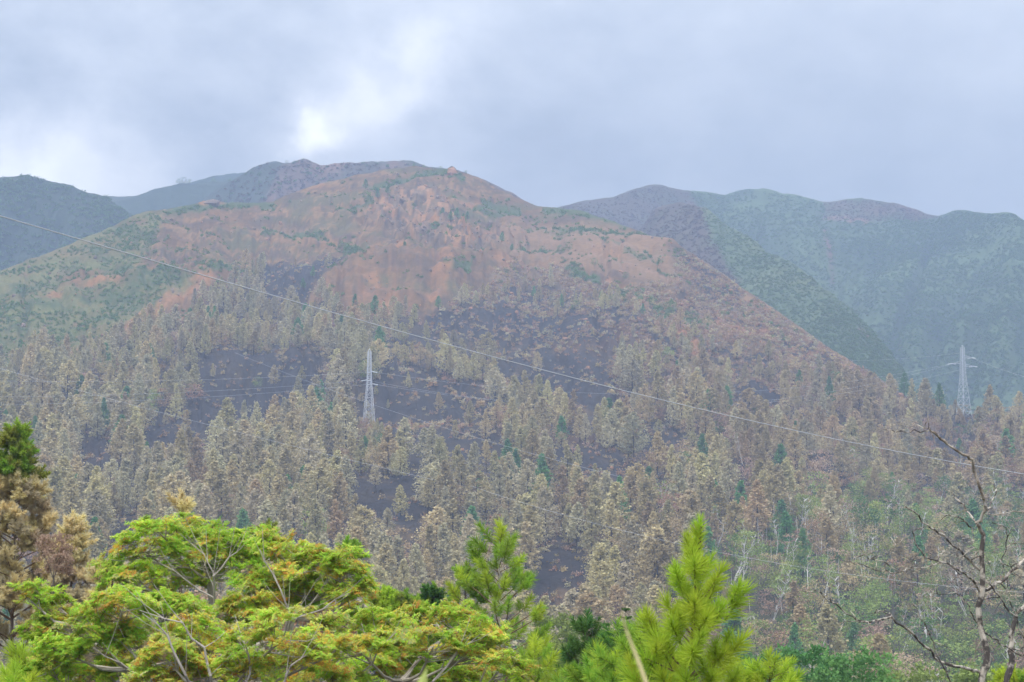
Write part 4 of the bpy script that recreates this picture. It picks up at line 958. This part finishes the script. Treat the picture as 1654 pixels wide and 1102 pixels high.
near_pine('second squat pine close to the lime pine on its left', 1042, 1000, 32, .75, 3, G(N_mid), 1, .36, .28, 6, 25, slope=.45, cap=90)
near_pine('low lime pine top at the bottom edge left of centre-right', 968, 1052, 34, .9, 2.5, G(N_lime, N_mid), 1, .36, .3, 6, 26, slope=.6, cap=80)
near_pine('small bright pine tip at the bottom edge right of the lime pine', 1246, 1062, 30, .6, 2.5, G(N_lime), 1, .3, .26, 6, 27, slope=.5, cap=70)
near_pine('bright young pine in the bottom left corner', 62, 1030, 40, .7, 2.5, G(N_lime), 1, .5, .3, 6, 28, slope=.34, nsub=1, cap=60)
near_pine('lowest lime pine tip in the bottom left corner', 22, 1085, 36, .5, 2, G(N_lime), 1, .4, .3, 5, 29, slope=.4, cap=40)
near_pine('green pine tip at the very bottom right edge', 1640, 1082, 60, 1.6, 3, G(N_lime, N_mid), 0, .5, .35, 6, 30, slope=.6, cap=80)

# araucaria: small regular tiers
def araucaria(px0, py0, d, label, seed):
    rnd = random.Random(seed); ap = at(px0, py0, d); gzz = g(ap.x, ap.y); Ht = ap.z - gzz
    root = thing('araucaria_tree', label, 'tree', (ap.x, ap.y, gzz), 'small araucarias'); m = MB(); m.tube([(0, 0, 0), (0, 0, Ht)], [.12, .01], 6); obj('trunk', m.mesh('trunk', [M_bark_pine]), root)
    m = MB(); h = .1
    while h < 6:
        for k in range(6):
            a = 6.283 * k / 6 + h; L_ = .15 + .30 * h
            for q_ in range(14):
                f_ = q_ / 14; c_ = Vector((math.cos(a) * L_ * f_, math.sin(a) * L_ * f_, Ht - h + .25 * L_ * f_ * f_)); leafquad(m, c_, .22, rnd, up=2)
        h += .38
    obj('crown', m.mesh('crown', [N_dark]), root)
araucaria(1011, 982, 95, 'small tiered araucaria peeping up behind the squat pines', 41)
araucaria(980, 1006, 92, 'shorter tiered araucaria left of its taller neighbour', 42)

# round trees beyond the near pines
def mid_tree(px0, py0, d, wpx, label, mesh_i, K, name='round_tree'):
    ap = at(px0, py0, d); gzz = g(ap.x, ap.y); Ht = ap.z - gzz; w_ = wpx / F * d / .8
    r = thing(name, label, 'tree', (ap.x, ap.y, gzz), 'round trees beyond the near pines'); hc = min(Ht, w_ * 1.15)
    tk = obj('trunk', K.items[mesh_i][1], r, loc=(0, 0, Ht - hc)); tk.scale = (w_, w_, hc); cw = obj('crown', K.items[mesh_i][2], r, loc=(0, 0, Ht - hc)); cw.scale = (w_, w_, hc)
    if Ht - hc > .5:
        m = MB(); m.tube([(0, 0, 0), (0, 0, Ht - hc + .1)], .02 * w_ + .05, 6); obj('lower_trunk', m.mesh('lower_trunk', [M_bark_grey]), r)
dense_bl = [broadleaf(211, 60, 80, w=.44, base=.3, sz=.052), broadleaf(212, 64, 80, w=.46, base=.25, sz=.050), broadleaf(213, 60, 80, w=.42, base=.3, sz=.052)]
K_deep = Kind('deep_broadleaf', dense_bl, [('deep', F_deep), ('lime', F_lime), ('pink', F_pink), ('rust', F_rust)], M_bark_grey)
mid_tree(900, 990, 230, 90, 'round light green tree behind the dark narrow pine', 3, K_deep)
mid_tree(880, 1035, 160, 120, 'pale yellow-green leafy tree behind the low pine', 5, K_deep)
mid_tree(1305, 1042, 150, 125, 'left of the two round blue-green trees at the bottom edge', 0, K_deep)
mid_tree(1385, 1048, 145, 135, 'right of the two round blue-green trees at the bottom edge', 1, K_deep)
mid_tree(1225, 1055, 160, 90, 'dull green round tree behind the small bright pine tip', 2, K_deep)
mid_tree(1475, 1075, 190, 130, 'low light green tree under the dead tree', 4, K_deep)
mid_tree(1600, 1072, 180, 140, 'light green bush mass behind the dead trunks', 3, K_deep)

# ------------------------------------------------------------------ broadleaf trees with tiered pinnate foliage
L_green = material('pinnate_leaves', None, .7, .25, 3, trans=.6, attr='albedo', objvar=.16, hue=.02)
def spray(seed, palette, n=8):
    r = random.Random(seed); mb = MB()
    for ro in range(5):
        a0 = 6.283 * ro / 5 + r.gauss(0, .4); q0 = .30 * r.random() ** .5 if ro else 0; ctr = Vector((math.cos(a0) * q0, math.sin(a0) * q0, r.gauss(0, .05)))
        mb.tube([(0, 0, -.08), ctr], [.007, .004], 3, mi=1, cap=False)
        for i in range(n):
            a = 6.283 * i / n + r.gauss(0, .35); c = r.choice(palette); L_ = r.uniform(.11, .22); el_ = r.uniform(-.1, .9)
            b = ctr + Vector((0, 0, r.uniform(-.03, .04))); tw = r.gauss(0, .35)
            for k in range(6):
                f_ = (k + .7) / 6; x_ = L_ * f_; z_ = el_ * x_ - 1.8 * x_ * x_
                p = b + Vector((math.cos(a) * x_, math.sin(a) * x_, z_)); w_ = .062 * (math.sin(math.pi * min(1, f_ * .85 + .15)) * .8 + .25)
                for s_ in (-1, 1):
                    sd_ = Vector((-math.sin(a) * s_, math.cos(a) * s_, -.3 + tw * s_ + r.gauss(0, .3))); fw = Vector((math.cos(a), math.sin(a), -.2))
                    q1 = p + sd_ * w_ * .5 + fw * .015; q2 = p + sd_ * w_ + fw * .02; cc = tuple(max(0, v * r.uniform(.75, 1.25)) for v in c)
                    mb.add([tuple(p), tuple(q1 + fw * .014), tuple(q2), tuple(q1 - fw * .024)], [(0, 1, 2, 3)], 0, cc)
    return mb.mesh('leaf_spray', [L_green, M_twig], col=True)
GRN = (.42, .60, .07); GR2 = (.54, .70, .09); YG = (.70, .73, .15); YL = (.72, .60, .10); OR = (.62, .36, .08); PK = (.46, .25, .13); DK = (.20, .38, .05); CR = (.55, .55, .22)
SPR = {'g': [spray(901 + k, [GRN, GRN, GR2, GR2, YG, GRN]) for k in range(4)], 'y': [spray(921 + k, [GR2, YG, YG, YL, CR, YG, YL, OR]) for k in range(4)], 'o': [spray(941 + k, [OR, YL, YL, YG]) for k in range(2)],
       'p': [spray(951 + k, [PK, PK, OR]) for k in range(2)], 'c': [spray(961 + k, [CR, YG, GR2]) for k in range(2)]}
def tier_tree(label, trunk, pads, d, seed, mix='ggggyyc', dens=1.0, cap=300, bare=()):
    rnd = random.Random(seed); b0 = at(trunk[0][0], trunk[0][1], d); gzz = g(b0.x, b0.y); o0 = Vector((b0.x, b0.y, gzz))
    root = thing('broadleaf_tree', label, 'tree', tuple(o0), 'tiered broadleaf trees in front')
    T = [Vector((0, 0, 0))] + [at(x, y, d + dd) - o0 for x, y, dd in trunk]
    m = MB(); m.tube(T, [.11 * (1 - .72 * k / (len(T) - 1)) for k in range(len(T))], 8); obj('trunk', m.mesh('trunk', [M_bark_smooth]), root)
    for k, pl in enumerate(bare):                             # pale limbs seen in front of the leaves
        q_ = [at(x, y, d - .9 - .25 * (k % 3)) - o0 for x, y in pl]; a_ = T[1] if q_[0].z > T[1].z else T[1] * .8
        mm = MB(); pts_ = [a_]
        for p1, p2 in zip([a_] + q_[:-1], q_): pts_ += [p1.lerp(p2, .5) + Vector((rnd.gauss(0, .03), rnd.gauss(0, .03), rnd.gauss(0, .03))), p2]
        n_ = len(pts_); mm.tube(pts_, [.030 * (1 - .78 * i_ / (n_ - 1)) for i_ in range(n_)], 7)
        for i_ in range(2, n_ - 1):
            v = (pts_[i_ + 1] - pts_[i_]).normalized(); e_ = pts_[i_] + (v + Vector((rnd.gauss(0, .6), rnd.gauss(0, .4), abs(rnd.gauss(0, .5))))).normalized() * rnd.uniform(.4, .9)
            mm.tube([pts_[i_], pts_[i_].lerp(e_, .5) + Vector((0, 0, -.03)), e_], [.008, .005, .003], 5, cap=False)
        obj('limb', mm.mesh('limb', [M_bark_smooth]), root)
    area = sum(w_ * h_ for _, _, w_, h_ in pads); cnt = 0
    for (cx, cy_, w_, h_) in pads:
        dd = rnd.uniform(-1.2, 1.2); c = at(cx, cy_ + h_ * .7, d + dd) - o0; k = d / F
        # limb: leaves the trunk below the pad
        cand = [t_ for t_ in T if t_.z < c.z - .25] or [T[0]]; s = min(cand, key=lambda t_: (t_ - c).length)
        mid = s.lerp(c, .5) + Vector((rnd.gauss(0, .12), rnd.gauss(0, .1), -.12 * (c - s).length))
        m = MB(); m.tube([s, s.lerp(mid, .5) + Vector((0, 0, -.03)), mid, mid.lerp(c, .6), c], [.036, .030, .024, .017, .011], 6)
        n = min(int(150 * w_ * h_ / area * dens) + 2, 40)
        for q_ in range(n):
            if cnt >= cap: break
            u = rnd.uniform(-1, 1); v_ = rnd.uniform(-1, 1) * math.sqrt(max(0, 1 - u * u)); hh = math.sqrt(max(0, 1 - u * u - v_ * v_ * .5))
            lo = rnd.random() < .22; fx, fz = (1.4, 1.9) if lo else (1, 1)
            p = at(cx, cy_, d + dd) - o0 + Vector((u * w_ * k * fx, v_ * w_ * k * (1.0 if lo else .6), (h_ * k) * ((hh * 1.2 - .6) * rnd.uniform(.2, 1.1) if not lo else rnd.uniform(-1.5, .75)) * (fz if lo else 1) + rnd.gauss(0, .09)))
            s2 = mid.lerp(c, rnd.uniform(.3, 1)); m.tube([s2, s2.lerp(p, .6) + Vector((0, 0, -.06)), p], [.011, .008, .004], 4, cap=False)
            tl_ = Matrix.Rotation(rnd.gauss(0, .3) - v_ * .4, 4, 'X') @ Matrix.Rotation(u * .45 + rnd.gauss(0, .2), 4, 'Y') @ Matrix.Rotation(rnd.random() * 6.28, 4, 'Z')
            s_ = rnd.uniform(.5, .95)
            obj('leaf_spray', rnd.choice(SPR[rnd.choice(mix)]), root, Matrix.Translation(p) @ tl_ @ Matrix.Diagonal((s_, s_, s_, 1))); cnt += 1
        obj('limb', m.mesh('limb', [M_bark_smooth]), root)
    return root
tier_tree('widest tiered broadleaf tree, fresh green fans of leaves, top left of the canopy', [(350, 1150, 0), (347, 1040, 0), (344, 980, .1), (338, 935, .1), (320, 890, .2), (300, 865, .2)],
          [(250, 848, 28, 8), (285, 852, 55, 12), (340, 868, 70, 16), (390, 872, 45, 12), (235, 880, 50, 16), (295, 895, 65, 14), (370, 895, 45, 14), (425, 895, 40, 14), (215, 928, 45, 14), (270, 935, 55, 16), (330, 925, 45, 14)], 40, 51, 'ggggggyyc', bare=[[(365, 1102), (350, 1020), (347, 966), (345, 926), (330, 896), (285, 858)], [(346, 966), (305, 941), (255, 908)], [(345, 930), (370, 900), (395, 880)]])
tier_tree('lower spreading broadleaf with layered green fans reaching to the left edge', [(230, 1180, 0), (222, 1080, 0), (190, 1040, .2), (150, 1010, .3)],
          [(50, 966, 22, 8), (95, 975, 30, 9), (110, 1000, 45, 13), (65, 1020, 28, 10), (150, 1000, 35, 12), (195, 975, 40, 14), (230, 965, 45, 13), (290, 978, 55, 14), (350, 985, 45, 13), (170, 1035, 40, 14), (105, 1045, 45, 15), (80, 1075, 40, 12),
           (220, 1020, 40, 14), (200, 1075, 45, 15), (150, 1085, 40, 12)], 37, 52, 'ggggggyyc', bare=[[(245, 1096), (215, 1056), (175, 1026), (120, 1000)], [(250, 1110), (195, 1071), (150, 1046)]])
tier_tree('yellow-green tiered broadleaf with bare pale limbs, right shoulder of canopy', [(430, 1160, 0), (455, 1060, 0), (472, 1000, .1), (500, 955, .1), (520, 925, .2)],
          [(440, 875, 30, 10), (470, 900, 40, 14), (525, 905, 50, 16), (560, 915, 28, 12), (580, 945, 18, 14), (455, 935, 35, 14), (510, 945, 45, 16), (560, 960, 25, 12), (420, 940, 35, 14), (470, 975, 40, 14), (410, 985, 40, 13)], 38.5, 53, 'ggggyyyyc', bare=[[(430, 1102), (450, 1040), (465, 1006), (495, 986), (535, 931)], [(465, 1000), (462, 976), (440, 926), (420, 888)], [(470, 1000), (520, 985), (570, 955)]])
tier_tree('low yellowing broadleaf canopy with cream flowers at the bottom left of centre', [(350, 1190, 0), (345, 1110, 0), (380, 1060, .1), (440, 1030, .1)],
          [(300, 1020, 45, 14), (270, 1055, 50, 16), (340, 1045, 50, 16), (400, 1025, 45, 15), (460, 1020, 45, 16), (510, 1010, 35, 14), (330, 1085, 55, 16), (400, 1070, 50, 16), (465, 1060, 50, 16), (530, 1050, 45, 16), (440, 1095, 50, 14), (250, 1095, 50, 14), (520, 1090, 50, 14)], 34, 54, 'gggyyyyycco', bare=[[(340, 1091), (330, 1046), (295, 1006), (225, 986)], [(300, 1091), (270, 1026), (230, 991)], [(460, 1102), (470, 1075), (500, 1040)], [(395, 1110), (402, 1060), (380, 1020)]])
tier_tree('lower right broadleaf canopy, green with orange flecks, beneath the airy pine', [(640, 1190, 0), (650, 1100, 0), (680, 1060, .1), (720, 1030, .1)],
          [(600, 1002, 40, 12), (650, 1000, 40, 12), (700, 990, 38, 12), (745, 1005, 38, 14), (780, 1020, 28, 12), (580, 1040, 40, 15), (640, 1035, 45, 15), (700, 1035, 45, 15), (755, 1050, 40, 15), (600, 1080, 45, 16), (670, 1080, 50, 16), (735, 1090, 45, 15), (800, 1080, 35, 15), (550, 1090, 40, 15)], 36, 55, 'gggggyyyyc', bare=[[(585, 1086), (610, 1050), (645, 1016)], [(700, 1100), (740, 1050), (775, 1025)]])
# red-brown dead foliage behind the canopy
for k, (x, y, w_, h_, lab) in enumerate([(300, 985, 150, 60, 'pinkish-brown withered bush glimpsed behind the tiered canopy'), (500, 975, 130, 60, 'reddish withered bush behind the canopy shoulder'), (88, 890, 60, 60, 'brown withered bush between the two golden pines')]):
    mid_tree(x, y - h_ / 2, 75, w_, lab, (6, 9, 7)[k], K_deep, 'withered_bush')

# ------------------------------------------------------------------ bare dead tree on the right
M_dead = material('peeling_bark', (.10, .085, .075), .9, .35, 9, col2=(.50, .44, .36), fac=(.47, .56), bump=.004)
M_dead2 = material('bleached_wood', (.48, .42, .34), .9, .3, 7, col2=(.14, .10, .075), fac=(.45, .65))
DX, DY, DK_ = 1254., 660., .4012
dead = thing('dead_tree', 'leafless dead tree with crooked dark and bleached limbs at the right edge', 'tree', (0, 0, 0)); DD = 24.
bp = at(1585, 1101, DD); dead.location = (bp.x, bp.y, g(bp.x, bp.y)); dO = Vector(dead.location)
def limb(pts, r0, r1, mat=M_dead, name='branch', dz=(0, 0), seed=0):
    rnd = random.Random(seed + len(pts) * 7 + int(pts[0][0])); P = []; n = len(pts)
    for k, (x, y) in enumerate(pts): P.append(at(DX + x * DK_, DY + y * DK_, DD + dz[0] + (dz[1] - dz[0]) * k / (n - 1)) - dO)
    Q = []
    for k in range(n - 1):
        for s_ in range(3):
            f_ = s_ / 3; j = .012 if s_ else 0; Q.append(P[k].lerp(P[k + 1], f_) + Vector((rnd.gauss(0, j), rnd.gauss(0, j), rnd.gauss(0, j))))
    Q.append(P[-1]); r0 *= .64; r1 *= .68; K = len(Q); m = MB(); m.tube(Q, [(r0 + (r1 - r0) * k / (K - 1)) * rnd.uniform(.85, 1.18) for k in range(K)], 7)
    for k in range(2, K - 1, 2):                              # short spur twigs
        if rnd.random() < .5:
            dv = Vector((rnd.gauss(0, 1), rnd.gauss(0, 1), rnd.gauss(.4, 1))).normalized() * rnd.uniform(.05, .22); m.tube([Q[k], Q[k] + dv * .5 + Vector((0, 0, .01)), Q[k] + dv], [.006, .0045, .002], 4, cap=False)
    obj(name, m.mesh(name, [mat]), dead); return P
gl_ = (g(bp.x, bp.y)); yb_ = 551 + 0
limb([(800, 2000), (825, 1100), (850, 990), (820, 870), (825, 760), (830, 650), (835, 510)], .075, .040, M_dead, 'trunk')
limb([(1000, 2000), (925, 1100), (950, 1000), (945, 920), (965, 835), (997, 800), (1060, 720)], .065, .03, M_dead, 'trunk', (.5, .8))
limb([(835, 510), (805, 460), (845, 405), (835, 360), (800, 260), (790, 205), (750, 185), (690, 145), (650, 110), (615, 80)], .034, .017, M_dead2, dz=(0, -.8))
limb([(615, 88), (590, 92), (540, 97), (480, 96), (430, 85)], .012, .005, dz=(-.8, -1)); limb([(615, 80), (580, 72), (550, 60)], .008, .004, dz=(-.8, -.7)); limb([(613, 80), (612, 50), (610, 18)], .008, .004, dz=(-.8, -.8))
limb([(845, 405), (865, 375), (885, 340), (880, 305)], .014, .006, dz=(-.1, .3)); limb([(805, 465), (775, 420), (740, 380), (720, 355), (680, 325)], .016, .007, dz=(0, .6))
limb([(790, 500), (765, 460), (740, 440), (700, 430), (668, 425)], .013, .006, dz=(0, -.5)); limb([(820, 650), (760, 595), (690, 530), (640, 490), (610, 470), (560, 420), (520, 395)], .024, .009, dz=(0, -1.2))
limb([(820, 740), (790, 690), (760, 665), (680, 620), (600, 600), (570, 560), (548, 495), (600, 475)], .020, .008, dz=(0, -1.6)); limb([(825, 750), (850, 730), (900, 700), (950, 650), (997, 610), (1080, 560)], .032, .022, dz=(0, .8))
limb([(830, 680), (870, 720), (900, 760), (940, 820), (970, 840)], .020, .012, dz=(0, .6)); limb([(965, 840), (945, 790), (930, 740), (900, 700), (870, 680)], .014, .006, dz=(.6, .3)); limb([(930, 740), (960, 715)], .007, .004, dz=(.4, .5))
limb([(905, 620), (930, 632), (960, 665), (997, 690), (1040, 700)], .009, .007, dz=(.3, .6)); limb([(820, 1062), (780, 1050), (740, 1040), (660, 1020), (600, 960), (530, 890), (465, 838), (400, 852), (350, 857), (280, 825), (220, 780), (180, 740), (105, 735)], .030, .006, dz=(0, -2.4))
limb([(350, 857), (370, 870), (382, 905)], .008, .004, dz=(-1.8, -1.9)); limb([(350, 857), (300, 858), (260, 862), (215, 840)], .008, .004, dz=(-1.8, -1.6)); limb([(465, 838), (455, 820), (410, 818), (380, 825)], .008, .004, dz=(-1.5, -1.2))
limb([(710, 1120), (700, 1100), (650, 1000), (620, 920), (595, 860), (550, 790)], .015, .005, dz=(-.5, -1.2)); limb([(605, 885), (575, 880), (545, 872)], .006, .003, dz=(-1, -1))
limb([(540, 640), (500, 655), (440, 620), (385, 605), (350, 590), (310, 600)], .010, .005, dz=(-1.5, -2.2)); limb([(495, 660), (420, 655), (370, 640), (330, 625), (290, 612)], .009, .004, dz=(-1.6, -2)); limb([(680, 620), (600, 640), (540, 640)], .008, .007, dz=(-.8, -1.5))
limb([(385, 605), (430, 590), (480, 550), (540, 510)], .004, .003, dz=(-2, -1.5)); limb([(820, 885), (790, 830), (760, 780), (720, 740), (650, 748), (615, 735)], .012, .005, dz=(0, -.8)); limb([(820, 620), (780, 660), (740, 670), (705, 690), (730, 715), (775, 735)], .007, .004, dz=(0, -.6))
limb([(1040, 400), (997, 415), (930, 420), (870, 430), (845, 425)], .012, .007, M_dead2, dz=(.8, 0)); limb([(1040, 545), (997, 546), (940, 548), (925, 560)], .010, .006, M_dead2, dz=(.9, .6)); limb([(870, 460), (925, 480), (925, 570), (905, 620), (930, 660)], .010, .005, dz=(.2, .7))
limb([(820, 885), (860, 915), (900, 950), (950, 975), (997, 1000), (1040, 1010)], .014, .01, dz=(0, .8)); limb([(1040, 930), (997, 960), (945, 975)], .014, .012, dz=(.9, .5)); limb([(820, 600), (800, 560), (755, 590), (720, 600)], .008, .004, M_dead2, dz=(0, -.6))
limb([(965, 840), (985, 900), (1000, 940), (1040, 980)], .014, .01, dz=(.7, .9)); limb([(820, 885), (790, 885), (765, 878)], .007, .004, dz=(0, -.4)); limb([(795, 1020), (805, 960), (810, 930)], .010, .005, M_dead2, dz=(-.2, -.4)); limb([(850, 600), (870, 650), (860, 690)], .006, .003, dz=(0, .2))

# close dry stalk and grass blade right in front of the lens
M_straw = material('dry_straw', (.50, .42, .22), .8, .2, 20); M_blade = material('grass_blade', (.55, .62, .18), .6, .1, 10, trans=.3)
P = [at(1003, 985, 3.4), at(1012, 1020, 3.4), at(1028, 1060, 3.38), at(1046, 1110, 3.35), at(1100, 1300, 3.3), at(1180, 1800, 3.2)]; gq = Vector((P[-1].x, P[-1].y, -1.75)); P.append(gq)
m = MB(); m.tube(P, [.001, .002, .0028, .0034, .004, .005, .006], 6); tag(obj('dry_stalk', m.mesh('dry_stalk', [M_straw])), 'out-of-focus dry straw stalk leaning close to the lens beside the lime pine', 'grass stalk')
c0 = at(690, 1078, 4); c1 = at(680, 1110, 4); c2 = Vector((c1.x - .1, c1.y, -1.75)); m = MB()
m.add([tuple(c0), tuple(c1 + Vector((-.014, 0, 0))), tuple(c1 + Vector((0, -.006, 0))), tuple(c1 + Vector((.012, 0, .01))), tuple(c2), tuple(c2 + Vector((.01, 0, 0)))], [(0, 1, 2), (0, 2, 3), (1, 4, 2), (2, 4, 5), (2, 5, 3)])
tag(obj('grass_blade', m.mesh('grass_blade', [M_blade])), 'pale yellow-green grass blade tip at the bottom edge', 'grass blade')

# ------------------------------------------------------------------ haze
hx, hy0, hy1, hz0, hz1 = 9100, -9100, 9100, -78, 590
mv = bpy.data.materials.new('haze_air'); mv.use_nodes = True; t = mv.node_tree; t.nodes.clear()
o_ = t.nodes.new('ShaderNodeOutputMaterial'); pv = t.nodes.new('ShaderNodeVolumePrincipled')
pv.inputs['Density'].default_value = HAZE; pv.inputs['Color'].default_value = HAZE_COL + (1,); pv.inputs['Anisotropy'].default_value = 0.0
t.links.new(pv.outputs[0], o_.inputs['Volume'])
me = bpy.data.meshes.new('haze')
me.from_pydata([(x, y, z) for x in (-hx, hx) for y in (hy0, hy1) for z in (hz0, hz1)], [], [(0, 1, 3, 2), (4, 6, 7, 5), (0, 4, 5, 1), (2, 3, 7, 6), (0, 2, 6, 4), (1, 5, 7, 3)])
me.materials.append(mv); tag(obj('haze', me), 'thin blue haze filling the valley air', kind='stuff')
zmax = max(float(main.pos(np.array([q_]), np.array([1.0]))[0, 2]) for q_ in range(0, 1654, 20)); print('main zmax', zmax, 'far', [float(l.pos(np.array([q_]), np.array([1.0]))[0, 2]) for l, q_ in ((right, 1050), (back, 490), (far, 290), (cloudy, 400), (left, 45))])
